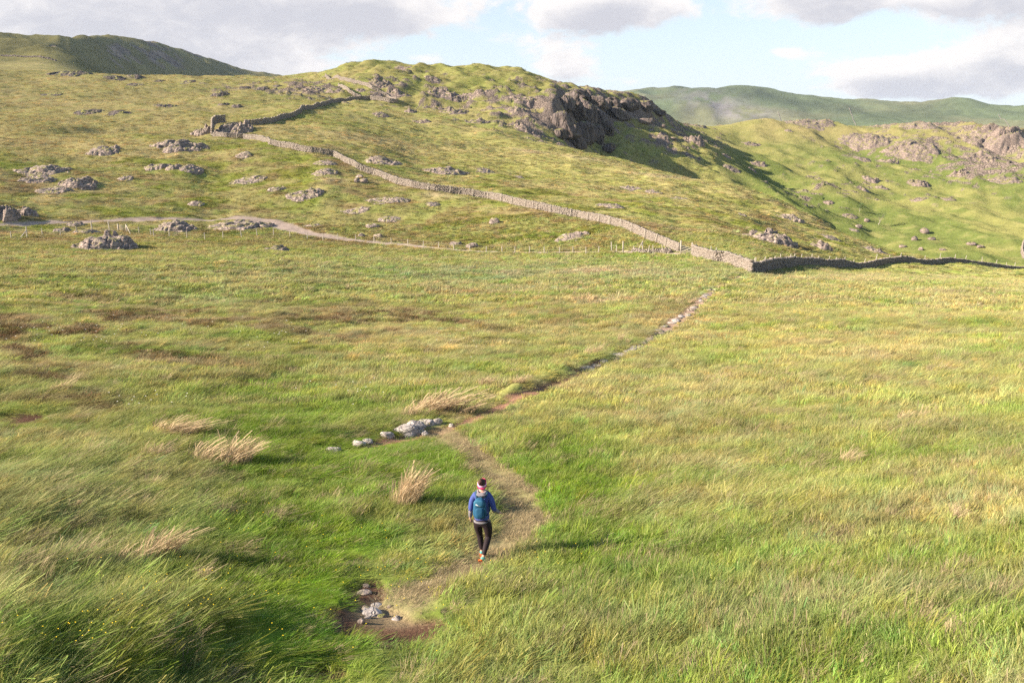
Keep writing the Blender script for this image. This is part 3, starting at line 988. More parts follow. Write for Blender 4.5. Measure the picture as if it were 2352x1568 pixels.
for k, (x, y, w, h, ph) in enumerate(NEAR):
    outcrop(x, y, w, h, ph, group=G1, hf=.40 if h >= 28 else .33 if h > 18 else .28, n=60, mat=M_ROCK)

G2 = "rock outcrops across the far valley side"
FARO = [
    (1858, 276, 118, 28, "pink flat-topped outcrop standing up on the right-hand skyline"),
    (1541, 275, 30, 20, "knob of rock at the foot of the craggy hill's skyline"),
    (1604, 287, 42, 10, "low rock with a shadow at the left start of the right-hand ridge"),
    (1600, 317, 42, 30, "steep rock rib below the low rock at the start of the ridge"),
    (1582, 355, 30, 12, "cluster of pale boulders on the green slope under the rock rib"),
    (1523, 313, 28, 14, "slab outcrop left of the steep rock rib"),
    (1667, 355, 24, 12, "rounded rock right of the pale boulder cluster"),
    (1681, 387, 42, 12, "row of small pale rocks above the end of the big shadow"),
    (1741, 374, 36, 16, "dark rock that throws a slanting shadow down the valley side"),
    (1728, 387, 20, 10, "small dark rock below the one with a slanting shadow"),
    (1725, 328, 42, 14, "low pink outcrop on the upper slope left of the skyline outcrop"),
    (1811, 298, 18, 9, "small dark rock under the pink skyline outcrop"),
    (1984, 317, 110, 40, "wide broken outcrop face below the ridge, left of the rounded crag"),
    (2088, 335, 120, 50, "rounded crag with a dark right side below the ridge"),
    (2110, 358, 62, 22, "shadowed rock base of the rounded crag"),
    (2041, 364, 42, 16, "pale slanting slab left of the rounded crag's base"),
    (1980, 364, 38, 10, "thin outcrop left of the pale slanting slab"),
    (2281, 318, 150, 60, "largest crag at the right edge of the picture, on the skyline slope"),
    (2243, 350, 70, 44, "pink lower left flank of the large right-edge crag"),
    (2308, 412, 64, 18, "scree-like outcrop low under the large right-edge crag"),
    (2200, 395, 40, 24, "broken pink rocks left below the large right-edge crag"),
    (2117, 284, 92, 14, "line of pink rocks on the right-hand skyline"),
    (2023, 286, 72, 9, "flat pale rocks on the skyline right of the pink outcrop"),
    (1999, 410, 40, 18, "pink slab pointing down right with a small shadow, mid valley side"),
    (2108, 418, 48, 20, "oval pink slab outcrop in the middle of the valley side"),
    (1979, 431, 32, 12, "faint ribbed outcrop left below the pink pointed slab"),
    (2024, 428, 30, 12, "faint ribbed outcrop right below the pink pointed slab"),
    (2108, 456, 38, 12, "thin outcrop below the oval pink slab"),
    (2178, 456, 30, 10, "thin outcrop right of the one below the oval slab"),
    (1903, 463, 24, 14, "block of rock beside the shadowed gully with the little trees"),
    (1951, 495, 34, 10, "scatter of grey rocks right below the gully"),
]
for k, (x, y, w, h, ph) in enumerate(FARO):
    outcrop(x, y, w, h, ph, group=G2, hf=.32 if w < 60 or w > 140 else .15, mat=M_ROCKR, rmin=290)

G3 = "rock outcrops on the craggy hill"
HILL = [
    (875, 187, 54, 24, "pink outcrop on the left flank of the craggy hill above the rising wall"),
    (925, 157, 42, 9, "small outcrop on the summit line of the craggy hill"),
    (994, 184, 38, 12, "outcrop just under the summit of the craggy hill"),
    (915, 217, 58, 12, "outcrop directly right of the rising wall's lower end"),
    (1026, 220, 92, 20, "long slanting outcrop in the middle of the craggy hill"),
    (1095, 216, 46, 14, "outcrop right of the long slanting one on the craggy hill"),
    (1203, 230, 62, 14, "outcrop left of the cliff, upper one of two"),
    (1185, 250, 52, 10, "outcrop left of the cliff, lower one of two"),
    (1203, 288, 74, 22, "broken rocks on the foot of the craggy hill left of the cliff"),
    (1098, 275, 62, 14, "low dark outcrop on the lower craggy hill"),
    (1041, 252, 72, 13, "ribbed outcrop under the long slanting one on the craggy hill"),
    (875, 263, 38, 10, "small outcrop in the grass below the rising wall"),
    (943, 252, 30, 16, "upright outcrop below and right of the rising wall"),
    (969, 277, 42, 14, "dark outcrop at the lower left foot of the craggy hill"),
    (828, 207, 24, 8, "small boulder between the two upper walls, left one"),
    (864, 218, 38, 9, "small outcrop between the two upper walls, right one"),
    (720, 202, 62, 18, "knobbly outcrop left of the upper end of the dark wall"),
    (770, 207, 42, 16, "dark outcrop touching the upper end of the dark wall"),
]
for k, (x, y, w, h, ph) in enumerate(HILL):
    outcrop(x, y, w, h, ph, group=G3, hf=.32, mat=M_ROCKR, rmin=330)

G4 = "low outcrops across the upper left moor"
LEFT = [
    (598, 203, 42, 10, "low outcrop on the upper moor left of the dark wall's upper end"),
    (637, 196, 22, 8, "small rock on the upper moor near the skyline dip"),
    (502, 214, 46, 12, "dark outcrop in the middle of the upper left moor"),
    (544, 243, 26, 10, "grey rock above the wall pillar"),
    (512, 238, 26, 8, "pale rock left of the grey one above the wall pillar"),
    (378, 241, 46, 9, "low pale outcrop on the moor left of the wall pillar"),
    (202, 257, 68, 10, "brown low outcrop, left one of two on the broad moor"),
    (270, 256, 54, 10, "brown low outcrop, right one of two on the broad moor"),
    (365, 184, 26, 9, "dark knob just under the moor skyline"),
    (310, 176, 38, 9, "outcrop breaking the moor skyline left of the dark knob"),
    (266, 179, 46, 9, "pale outcrop left of the one breaking the moor skyline"),
    (162, 168, 112, 16, "long dark craglet below the left fell"),
    (310, 194, 38, 7, "thin rock strip under the moor skyline outcrops"),
    (430, 189, 40, 7, "thin outcrop below the dark fell slope"),
    (122, 216, 52, 7, "thin outcrop on the left moor under the long dark craglet"),
]
for k, (x, y, w, h, ph) in enumerate(LEFT):
    outcrop(x, y, w, h, ph, group=G4, hf=.34, mat=M_CRAG, rmin=260)


# ------------------------------------------------------------------ rounded and angular boulders
_ICO = {}


def ico(sub):
    if sub not in _ICO:
        import bmesh
        bm = bmesh.new()
        bmesh.ops.create_icosphere(bm, subdivisions=sub, radius=1)
        v = np.array([p.co[:] for p in bm.verts])
        f = np.array([[q.index for q in p.verts] for p in bm.faces])
        bm.free()
        _ICO[sub] = (v, f)
    return _ICO[sub]


def block_verts(seed, sub=3, planes=11, rough=.08, lo=.62, hi=1.0):
    """a stone: a ball cut by random planes, then roughened"""
    rg = np.random.default_rng(seed)
    v, f = ico(sub)
    nrm = rg.normal(size=(planes, 3))
    nrm /= np.linalg.norm(nrm, axis=1)[:, None]
    off = rg.uniform(lo, hi, planes)
    dt = v @ nrm.T
    with np.errstate(divide='ignore'):
        r = np.where(dt > 1e-3, off / np.maximum(dt, 1e-3), 9)
    r = np.minimum(r.min(1), 1.15)
    nn = fbm(v[:, 0] * 2.3 + seed, v[:, 1] * 2.3 + v[:, 2] * 1.7, seed, 4)
    r = r * (1 + rough * nn)
    return v * r[:, None], f


def boulder(x, y, w, h, phrase, seed, mat=None, cat='boulder', group=None, name='boulder', sub=3, dep=.9, sink=.25, rot=None, rmin=6):
    b = hit(x, y + h * .5, rmin=rmin)
    R = math.hypot(b.x, b.y)
    D = math.sqrt(b.x ** 2 + b.y ** 2 + b.z ** 2)
    W = w * D / F / 2
    Hh = h * D / F / 2
    v, f = block_verts(seed, sub)
    rz = rot if rot is not None else random.uniform(0, 6.28)
    c, s = math.cos(rz), math.sin(rz)
    v = np.stack([v[:, 0] * c - v[:, 1] * s, v[:, 0] * s + v[:, 1] * c, v[:, 2]], 1)
    v = v * np.array([W * 1.08, W * dep, Hh * 1.25])
    dv = Vector((b.x, b.y)).normalized()
    c0 = Vector((b.x + dv.x * W * dep * .7, b.y + dv.y * W * dep * .7, 0))
    c0.z = float(zat(c0.x, c0.y)) + Hh * (1 - sink * 2) * .6
    o = obj(name, mesh_from(name, v, f, mat or M_ROCK), loc=c0)
    tag(o, phrase, cat, group)
    EXCL.append((c0.x, c0.y, W * .8, W * .8))
    return o


for k, (x, y, w, h, ph) in enumerate([
    (1135, 507, 22, 16, "upright grey boulder alone on the slope under the middle of the wall"),
    (831, 540, 16, 9, "small boulder above the track, left one of a pair"),
    (871, 540, 21, 11, "small rounded boulder above the track, right one of a pair"),
    (1046, 558, 26, 13, "dark boulder at the edge of the track, left of its neighbour"),
    (1086, 564, 30, 14, "grey boulder right behind the fence at the edge of the track"),
    (819, 411, 14, 7, "small pale boulder under the wall, upper left of a cluster of four"),
    (827, 405, 18, 8, "flat boulder at the top of the cluster of four under the wall"),
    (820, 416, 12, 7, "smallest boulder at the bottom left of the cluster of four"),
    (835, 415, 20, 10, "rounded boulder at the lower right of the cluster of four"),
    (855, 518, 27, 11, "low boulder in heather above the gravel track"),
    (2123, 530, 16, 13, "pink boulder low on the valley side, left of a darker stone"),
    (2102, 547, 13, 10, "reddish pointed stone low on the valley side"),
    (2139, 547, 14, 8, "pale flat stone right of the reddish pointed stone"),
    (2231, 560, 16, 8, "grey flat boulder on the valley floor at the right"),
    (2251, 567, 14, 6, "smaller pair stone right below the grey flat boulder"),
    (1990, 506, 12, 8, "single stone on the valley side right of the gully"),
    (1971, 519, 16, 9, "stone at the bottom end of the shadowed gully"),
    (2073, 565, 14, 8, "pale stone at the valley bottom behind the knoll"),
    (2114, 571, 12, 7, "dark stone at the valley bottom right of the pale one"),
    (2165, 573, 12, 6, "last small stone along the valley bottom"),
    (1545, 300, 14, 9, "boulder under the rock knob at the end of the craggy hill"),
    (1484, 282, 30, 14, "boulder heap on the grassy shelf right of the cliff"),
    (1520, 290, 14, 8, "lone boulder right of the boulder heap beside the cliff"),
    (1546, 318, 16, 8, "flat stone between the cliff's boulder heap and the rock rib"),
    (1705, 590, 16, 6, "low stone in grass just above the wall near its corner"),
]):
    boulder(x, y, w, h, ph, 300 + k * 7, sub=3, rmin=60, mat=M_ROCK if y > 400 and x < 1600 else M_ROCKR)

# ------------------------------------------------------------------ the cliff
cb = hit(1340, 300, rmin=360)
cliff = empty("cliff", cb, "dark broken cliff dropping from the right end of the craggy hill", "cliff")


def buttress(x, y, w, h, seed, dep=.8, lean=0.0, ybase=None):
    b = hit(x, (ybase or y + h * .45), rmin=340)
    D = b.length
    W = w * D / F / 2
    Hh = h * D / F / 2
    v, f = block_verts(seed, 4, 19, .12, .45, .85)
    v = np.sign(v) * np.abs(v) ** np.array([1, 1, .7])
    # vertical joints and ledges
    ang = np.arctan2(v[:, 1], v[:, 0])
    rib = 1.4 * (np.abs(fbm(ang * 2.6 + seed, v[:, 2] * .5, seed + 1, 4, .6)) - .3)
    led = np.round(fbm(ang * .8, v[:, 2] * 3.2 + seed, seed + 2, 3) * 3) / 3
    crk = fbm(ang * 6 + seed, v[:, 2] * 2.2, seed + 4, 4, .6)
    k = 1 - .5 * rib + .20 * led + .2 * crk
    v = np.stack([v[:, 0] * k, v[:, 1] * k, v[:, 2] * (1 + .12 * crk)], 1)
    v = v * np.array([W, W * dep, Hh]) * 1.05
    v[:, 0] += v[:, 2] * lean
    dv = Vector((b.x, b.y)).normalized()
    c0 = b + Vector((dv.x, dv.y, 0)) * W * dep * .4 + Vector((0, 0, Hh * .72))
    o = obj("buttress", mesh_from("buttress", v, f, M_CRAG), cliff)
    o.location = c0 - cb
    return o


for k, (x, y, w, h, ln) in enumerate([
    (1300, 285, 56, 80, -.35), (1322, 305, 44, 70, -.3), (1302, 236, 40, 46, -.3), (1322, 245, 56, 70, -.35), (1345, 300, 46, 66, -.25), (1350, 262, 52, 80, -.3),
    (1372, 305, 44, 56, -.2), (1378, 270, 50, 70, -.25), (1330, 215, 60, 36, -.3), (1365, 232, 60, 40, -.2), (1405, 236, 56, 36, -.2), (1420, 258, 48, 40, -.2), (1445, 238, 60, 40, -.2), (1480, 244, 44, 26, -.1),
    (1512, 258, 36, 20, 0), (1400, 300, 34, 30, -.1), (1285, 305, 36, 30, -.2), (1398, 338, 34, 26, -.1),
]):
    buttress(x, y, w, h, 700 + k * 11, lean=ln)

# ------------------------------------------------------------------ stones beside the footpath and in the bare soil
for k, (x, y, w, h, ph, dp, rt) in enumerate([
    (770, 1030, 32, 15, "pale flat-topped stone half hidden in grass, leftmost beside the path", .7, .3),
    (824, 1018, 28, 14, "grey angular stone, second from the left beside the path", .8, 1.2),
    (847, 1012, 22, 11, "low whitish stone close right of the grey angular one", .8, 2.0),
    (890, 998, 26, 13, "small pale stone at the left foot of the big slab", .8, .8),
    (935, 986, 54, 18, "largest pale slab stone lying in front beside the path", .75, .1),
    (953, 974, 40, 20, "white pointed stone behind the largest slab", .7, .7),
    (984, 968, 36, 16, "grey cracked stone right behind the white pointed one", .8, 1.5),
    (1003, 963, 26, 18, "pale wedge stone, rightmost of the group beside the path", .8, 2.4),
    (977, 993, 15, 12, "small upright stone on the soil in front of the group", .9, .4),
    (934, 1000, 28, 8, "thin flat stone on the soil under the largest slab", .9, .9),
    (1036, 976, 12, 7, "little stone alone on the soil right of the group", .9, 1.9),
]):
    # the group lies along the path: shift from zoomed picture to full picture is already done
    boulder(x, y, w * 1.1, h * 1.2, ph, 900 + k * 5, mat=M_PALE, cat='stone', group="stones beside the footpath", name='path_stone', sub=3, dep=dp, sink=.3, rot=rt)

for k, (x, y, w, h, ph) in enumerate([
    (856, 1404, 44, 18, "largest white flat rock slab set in the bare soil"),
    (838, 1398, 24, 13, "grey broken slab at the left edge of the bare soil"),
    (866, 1391, 26, 10, "pale thin slab at the top of the bare soil"),
    (836, 1360, 28, 10, "brownish flat stone at the narrow head of the bare soil"),
    (894, 1390, 9, 10, "small dark upright stone at the upper right of the soil"),
    (913, 1419, 20, 10, "white stone at the right side of the bare soil"),
    (876, 1414, 20, 9, "flat stone in the middle of the bare soil"),
    (830, 1426, 18, 12, "dark stone at the lower left of the bare soil"),
    (840, 1345, 18, 8, "small brown stone above the brownish flat one"),
    (846, 1416, 16, 9, "small pale stone just under the largest white slab"),
]):
    boulder(x, y, w, h, ph, 1200 + k * 5, mat=M_PALE if 'white' in ph or 'pale' in ph else M_ROCK, cat='stone', group="stones in the bare soil", name='soil_stone', sub=3, sink=.36, dep=.9)
boulder(1840, 1433, 14, 15, "single small whitish stone in the grass at the lower right", 1300, mat=M_PALE, cat='stone', name='small_stone', sink=.1)
boulder(623, 1169, 36, 8, "small grey stone lying flat in the bright grass left of the straw tussock", 1301, mat=M_PALE, cat='stone', name='small_stone', sink=.3)

# flagstones set in the footpath, parts of it
fp = SETTING["footpath"]
rgf = np.random.default_rng(5)
cum = [0]
for a, b in zip(SOIL[:-1], SOIL[1:]):
    cum.append(cum[-1] + (b - a).length)
i0 = 10


def along(pts, s):
    acc = 0
    for a, b in zip(pts[:-1], pts[1:]):
        L = (b - a).length
        if acc + L >= s:
            t = (s - acc) / L
            return a.lerp(b, t), (b - a).normalized()
        acc += L
    return pts[-1].copy(), (pts[-1] - pts[-2]).normalized()


s = cum[i0] - 1.5
kf = 0
while s < cum[-3]:
    p, dr = along(SOIL, s)
    nrm = Vector((-dr.y, dr.x, 0))
    for lane in ((0,) if rgf.random() < .7 else (-.32, .34)):
        if rgf.random() < .22:
            continue
        q = p + nrm * (lane + rgf.uniform(-.12, .12)) + dr * rgf.uniform(-.2, .2)
        v, f = block_verts(5000 + kf, 2, 9, .05, .7, 1.0)
        lw = rgf.uniform(.26, .55)
        lt = rgf.uniform(.24, .42)
        v = v * np.array([lw, lt, .07])
        o = obj("flagstone", mesh_from("flagstone", v, f, M_PALE if rgf.random() < .5 else M_ROCK), fp)
        o.location = (q.x, q.y, float(zat(q.x, q.y)) + .03)
        o.rotation_euler = (rgf.uniform(-.08, .08), rgf.uniform(-.08, .08), math.atan2(dr.y, dr.x) + rgf.uniform(-.5, .5))
        kf += 1
    s += rgf.uniform(.75, 1.5)

# ------------------------------------------------------------------ dry stone walls
CUBE = np.array([[x, y, z] for x in (-.5, .5) for y in (-.5, .5) for z in (-.5, .5)])
CF = np.array([[0, 1, 3, 2], [4, 6, 7, 5], [0, 4, 5, 1], [2, 3, 7, 6], [0, 2, 6, 4], [1, 5, 7, 3]])


def resample(pts, step):
    out = []
    carry = 0
    for a, b in zip(pts[:-1], pts[1:]):
        L = (b - a).length
        n = max(1, int(L / step))
        for k in range(n):
            out.append(a.lerp(b, k / n))
    out.append(pts[-1].copy())
    return out


def wall_geo(pts, H, thick, course, slen, seed, follow=True, rough=.05, coping=True, hvar=.12, taper=0.0):
    """a list of stones (centre, tangent angle, size) laid in courses along pts"""
    rg = np.random.default_rng(seed)
    P = resample(pts, .5)
    if follow:
        for p in P:
            p.z = float(zat(p.x, p.y))
    cumL = [0]
    for a, b in zip(P[:-1], P[1:]):
        cumL.append(cumL[-1] + math.hypot(b.x - a.x, b.y - a.y) + 1e-6)
    cumL = np.array(cumL)
    px = np.array([p.x for p in P])
    py = np.array([p.y for p in P])
    pz = np.array([p.z for p in P])
    k = np.ones(5) / 5
    if len(P) > 9:
        pz = np.convolve(np.pad(pz, 2, mode='edge'), k, mode='valid')
        if len(P) > 20:
            pz = np.convolve(np.pad(pz, 4, mode='edge'), np.ones(9) / 9, mode='valid')
    total = cumL[-1]
    stones = []
    nc = max(2, int(round(H / course)))
    for c in range(nc + (1 if coping else 0)):
        top = coping and c == nc
        s = rg.uniform(0, slen * .5)
        while s < total:
            L = rg.uniform(.6, 1.45) * slen * (1.0 - .25 * c / nc)
            if top:
                L = slen * rg.uniform(.25, .6)
            sm = s + L / 2
            if sm > total:
                break
            x = np.interp(sm, cumL, px)
            y = np.interp(sm, cumL, py)
            z = np.interp(sm, cumL, pz)
            x2 = np.interp(min(sm + .6, total), cumL, px)
            y2 = np.interp(min(sm + .6, total), cumL, py)
            x1 = np.interp(max(sm - .6, 0), cumL, px)
            y1 = np.interp(max(sm - .6, 0), cumL, py)
            hm_ = (1 + hvar * math.sin(sm * .31 + seed) * math.sin(sm * .13 + 1)) * (1 - taper * sm / total)
            T = thick * (1.15 - .35 * c / nc)
            hh = H / nc * hm_ * (1 if not top else rg.uniform(.7, 1.9))
            zc = z + (c + .5) * H / nc * hm_ + (0 if not top else (hh - H / nc * hm_) * .5) + rg.normal(0, .012)
            stones.append((x, y, zc, math.atan2(y2 - y1, x2 - x1), L * .9, T * rg.uniform(.84, 1.16), hh * rg.uniform(.74, 1.0), rg.normal(0, .25) if top else rg.normal(0, .05)))
            s += L
    return stones


def stones_mesh(name, stones, seed, mat, origin, rough=.17):
    rg = np.random.default_rng(seed)
    n = len(stones)
    S = np.array(stones)
    v = np.repeat(CUBE[None], n, 0) + rg.uniform(-rough, rough, (n, 8, 3))
    v = v * S[:, None, 4:7]
    tl = S[:, 7]
    ct, st = np.cos(tl)[:, None], np.sin(tl)[:, None]
    x = v[..., 0] * ct - v[..., 2] * st
    z = v[..., 0] * st + v[..., 2] * ct
    v = np.stack([x, v[..., 1], z], -1)
    c, s = np.cos(S[:, 3])[:, None], np.sin(S[:, 3])[:, None]
    w = np.stack([v[..., 0] * c - v[..., 1] * s + S[:, 0:1], v[..., 0] * s + v[..., 1] * c + S[:, 1:2], v[..., 2] + S[:, 2:3]], -1)
    w = w - np.array(origin)
    f = (CF[None] + (np.arange(n) * 8)[:, None, None]).reshape(-1, 4)
    return mesh_from(name, w.reshape(-1, 3), f, mat)


STONE_PROTO = []
for k in range(8):
    v, f = block_verts(4000 + k, 2, 10, .06, .62, .9)
    ext = (v.max(0) - v.min(0))
    STONE_PROTO.append(mesh_from("stone", v / ext, f, M_STONE))


def stone_wall(pts, H, thick, label, seed, course=.2, slen=.38, singles=0, follow=True, hvar=.06, group="dry stone walls", mat=None, near_pt=None, taper=0.0):
    o0 = pts[0].copy()
    w = empty("dry_stone_wall", o0, label, "stone wall", group)
    st = wall_geo(pts, H, thick, course, slen, seed, follow, hvar=hvar, taper=taper)
    loose = []
    if singles:
        # the stones that show largest are single parts
        def show(q):
            return q[4] * q[6] / (q[0] ** 2 + q[1] ** 2)
        order = sorted(range(len(st)), key=lambda i: -show(st[i]))
        pick = set(order[:singles])
        rg = random.Random(seed)
        for i in pick:
            q = st[i]
            o = obj("stone", STONE_PROTO[rg.randrange(8)], w)
            o.location = (q[0] - o0.x, q[1] - o0.y, q[2] - o0.z)
            o.rotation_euler = (0, -q[7], q[3])
            o.scale = (q[4] * 1.06, q[5] * 1.05, q[6] * 1.06)
        st = [q for i, q in enumerate(st) if i not in pick]
    m = stones_mesh("stonework", st, seed, mat or M_STONE, o0)
    tag(obj("stonework", m, w), kind='stuff')
    # packed rubble heart of the wall
    core = [(q[0], q[1], q[2], q[3], q[4] * 1.3, q[5] * .62, q[6] * .9, 0) for q in (st if not singles else wall_geo(pts, H * .93, thick, course, slen, seed + 1, follow, coping=False, hvar=hvar, taper=taper))]
    m2 = stones_mesh("rubble_core", core, seed + 3, mat or M_STONE, o0, .02)
    tag(obj("rubble_core", m2, w), kind='stuff')
    for p in resample(pts, 1.0):
        EXCL.append((p.x, p.y, thick * .6, thick * .6))
    return w


W1 = [(490, 315), (520, 316), (560, 318), (592, 322), (620, 331), (640, 338), (680, 345), (715, 351), (751, 356), (768, 360), (795, 374), (821, 387), (860, 403), (905, 419), (950, 430), (1000, 438), (1060, 446), (1120, 456), (1170, 466), (1218, 478), (1275, 490), (1330, 500),
      (1385, 512), (1433, 525), (1470, 542), (1505, 556), (1530, 566), (1550, 576), (1560, 580)]
P1 = line_hits(W1, rmin=120)
stone_wall(P1, 1.18, .5, "long sunlit dry stone wall running down the hillside to the gate", 21, course=.17, slen=.42)
P2 = line_hits([(1590, 588), (1612, 594), (1640, 602), (1665, 606), (1690, 614), (1712, 622), (1726, 628)], rmin=100)
stone_wall(P2, 1.35, .6, "sunlit stretch of dry stone wall between the gate and the wall corner", 22, course=.2, slen=.5, singles=290)
PR = [(1728, 629), (1745, 632), (1765, 631), (1800, 627), (1850, 616), (1900, 620), (1940, 625), (1966, 626), (2000, 624), (2051, 619), (2090, 622), (2130, 628), (2164, 631), (2230, 633), (2290, 635), (2352, 632), (2450, 640)]
P3 = []
for (x, y), r_ in zip(PR, [108, 111, 116, 126, 142, 153, 161, 166, 172, 179, 185, 190, 195, 203, 211, 220, 236]):
    a_, _t = ray(x, y - 4)
    P3.append(Vector((r_ * math.sin(a_), r_ * math.cos(a_), float(zat(r_ * math.sin(a_), r_ * math.cos(a_))))))
stone_wall(P3, 1.3, .6, "dark shaded dry stone wall running right from the wall corner", 23, course=.2, slen=.45, singles=150, hvar=.1, taper=.45)
PD = [(569, 287), (600, 285), (630, 281), (684, 263), (711, 252), (738, 245), (760, 237), (781, 233), (805, 230), (828, 228), (850, 228)]
stone_wall(line_hits(PD, rmin=262), 1.25, .6, "dark winding dry stone wall climbing from the rock knoll to the upper moor", 24, course=.3, slen=.7)
stone_wall(line_hits([(832, 229), (815, 222), (803, 214), (790, 205), (778, 198)], rmin=330), 1.15, .6, "short dark wall branch climbing left from the upper wall junction", 25, course=.35, slen=.8)
stone_wall(line_hits([(748, 176), (780, 183), (810, 190), (835, 197), (855, 205), (871, 214), (890, 224), (911, 235)], rmin=330), 1.25, .6, "sunlit wall slanting up the left flank of the craggy hill", 26, course=.35, slen=.8)
stone_wall(line_hits([(850, 229), (870, 231), (895, 236), (915, 237)], rmin=330), 1.4, .7, "low shaded wall joining the dark wall to the sunlit hill wall", 27, course=.35, slen=.8)
stone_wall(line_hits([(2356, 556), (2349, 566), (2347, 580), (2352, 594)], rmin=300), 1.7, .8, "bit of pale wall at the right edge on the valley floor", 28, course=.35, slen=.8)
PST = line_hits([(1452, 582), (1480, 582), (1505, 581), (1540, 581)], rmin=100)
stone_wall(PST, .7, .6, "low ruined wall stub in front of the fence, left of the gate", 29, course=.2, slen=.45, hvar=.4)
# the pillar: a wall end climbing the rock knoll
pb = hit(488, 313, rmin=200)
pd = Vector((pb.x, pb.y, 0)).normalized()
pr = Vector((pd.y, -pd.x, 0))
PP = [pb + Vector((0, 0, -.4)), pb + pd * 2.0 + pr * .2 + Vector((0, 0, 1.5)), pb + pd * 4.5 + pr * .3 + Vector((0, 0, 3.0)), pb + pd * 7 + pr * 1.6 + Vector((0, 0, 4.0)), pb + pd * 8.5 + pr * 4.0 + Vector((0, 0, 3.9))]
stone_wall(PP, 1.9, .8, "upright wall pillar climbing the rock knoll at the top of the long wall", 30, course=.28, slen=.5, follow=False)
# walls far away on the fell
for k, (pp, lb) in enumerate([
    ([(1786, 258), (1790, 268), (1796, 284)], "thin pale wall running down the far fell left of the pink skyline outcrop"),
    ([(1950, 248), (1957, 266), (1966, 288)], "thin pale wall running down the middle of the far fell"),
    ([(2293, 263), (2312, 282), (2333, 303)], "thin pale wall at the right end of the far fell"),
    ([(0, 128), (35, 130), (70, 132), (100, 134), (130, 141)], "thin dark wall crossing the left fell")]):
    pts = line_hits(pp, rmin=700 if k == 3 else 2800)
    stone_wall(resample(pts, 25), .8, 1.3, lb, 40 + k, mat=None if k < 3 else M_CRAG, course=1.0, slen=4, group="walls on the fells")

# gate in the wall
gp = hit(1563, 582, rmin=100)
gq = hit(1589, 588, rmin=100)
gate = empty("wall_gate", gp, "pale wooden gate in the gap of the dry stone wall", "gate")


def bar(name, a, b, w, h, parent, mat=M_WOOD, origin=None):
    a = Vector(a)
    b = Vector(b)
    d = b - a
    L = d.length
    me = mesh_from(name, CUBE * np.array([w, h, L]), CF, mat)
    o = obj(name, me, parent)
    o.location = (a + b) / 2 - (origin or Vector())
    o.rotation_mode = 'QUATERNION'
    o.rotation_quaternion = d.to_track_quat('Z', 'Y')
    return o


def make_gate(root, a, b, H, rails, post=1.7):
    o0 = root.location.copy()
    for e in (a, b):
        bar("post", e + Vector((0, 0, -.2)), e + Vector((0, 0, post)), .17, .17, root, origin=o0)
    u = (b - a)
    for k in range(rails):
        z = Vector((0, 0, .22 + (H - .22) * k / (rails - 1)))
        bar("rail", a + u * .04 + z, b - u * .04 + z, .10, .035, root, origin=o0)
    bar("brace", a + u * .06 + Vector((0, 0, .25)), b - u * .06 + Vector((0, 0, H)), .09, .03, root, origin=o0)


make_gate(gate, gp, gq, 1.15, 5, 1.9)
ga = hit(291, 532, rmin=100)
gb = hit(272, 531, rmin=100)
fgate = empty("field_gate", ga, "weathered five-rail gate in the fence beside the big cracked outcrop", "gate")
make_gate(fgate, ga, gb, 1.1, 5, 1.25)

# ------------------------------------------------------------------ post and wire fence
FPX = [(26, 548), (62, 546), (98, 540), (139, 541), (177, 537), (212, 530), (252, 530), (320, 537), (347, 541), (354, 543), (389, 544), (430, 548), (471, 551), (512, 548), (555, 546), (591, 543), (628, 540), (666, 545),
       (706, 549), (742, 552), (776, 553), (817, 554), (859, 556), (899, 561), (937, 566), (973, 569), (1008, 573), (1043, 576), (1079, 579), (1117, 581), (1153, 582), (1183, 583), (1216, 583), (1250, 584), (1285, 584), (1316, 584), (1346, 584),
       (1375, 582), (1405, 580), (1416, 581), (1431, 580), (1455, 582), (1476, 579)]
fpts = line_hits(FPX, rmin=100)
fence = empty("post_and_wire_fence", fpts[0], "long fence of thin pale posts and wire along the gravel track", "fence")
post_me = []
for k in range(4):
    v, f = ico(1)
    a = np.linspace(0, 2 * PI, 7)[:-1]
    vs = []
    for z, r in ((-.3, .06), (.6, .058), (1.0, .055), (1.04, .03)):
        for t in a:
            vs.append((math.cos(t) * r + .012 * k * z, math.sin(t) * r - .01 * k * z, z))
    fs_ = [(i * 6 + j, i * 6 + (j + 1) % 6, (i + 1) * 6 + (j + 1) % 6, (i + 1) * 6 + j) for i in range(3) for j in range(6)] + [tuple(range(18, 24))]
    post_me.append(mesh_from("fence_post", vs, fs_, M_WOOD))
rgp = random.Random(3)
for k, p in enumerate(fpts):
    o = obj("post", post_me[k % 4], fence)
    o.location = p - fpts[0]
    tall = 1.0 if k not in (1, 5, 6, 38, 40, 42) else 1.45
    o.scale = (1.15 * tall, 1.15 * tall, 1.12 * tall * rgp.uniform(.94, 1.08))
    o.rotation_euler = (rgp.uniform(-.05, .05), rgp.uniform(-.06, .06), rgp.uniform(0, 6))


def wire(parent, pts, hgt, origin, r=.006):
    vs, fs_ = [], []
    for i, p in enumerate(pts):
        for t in range(3):
            an = t * 2.094
            vs.append((p.x - origin.x, p.y - origin.y + math.cos(an) * r, p.z - origin.z + hgt + math.sin(an) * r))
        if i:
            for t in range(3):
                fs_.append(((i - 1) * 3 + t, (i - 1) * 3 + (t + 1) % 3, i * 3 + (t + 1) % 3, i * 3 + t))
    obj("wire", mesh_from("wire", vs, fs_, M_WIRE), parent)


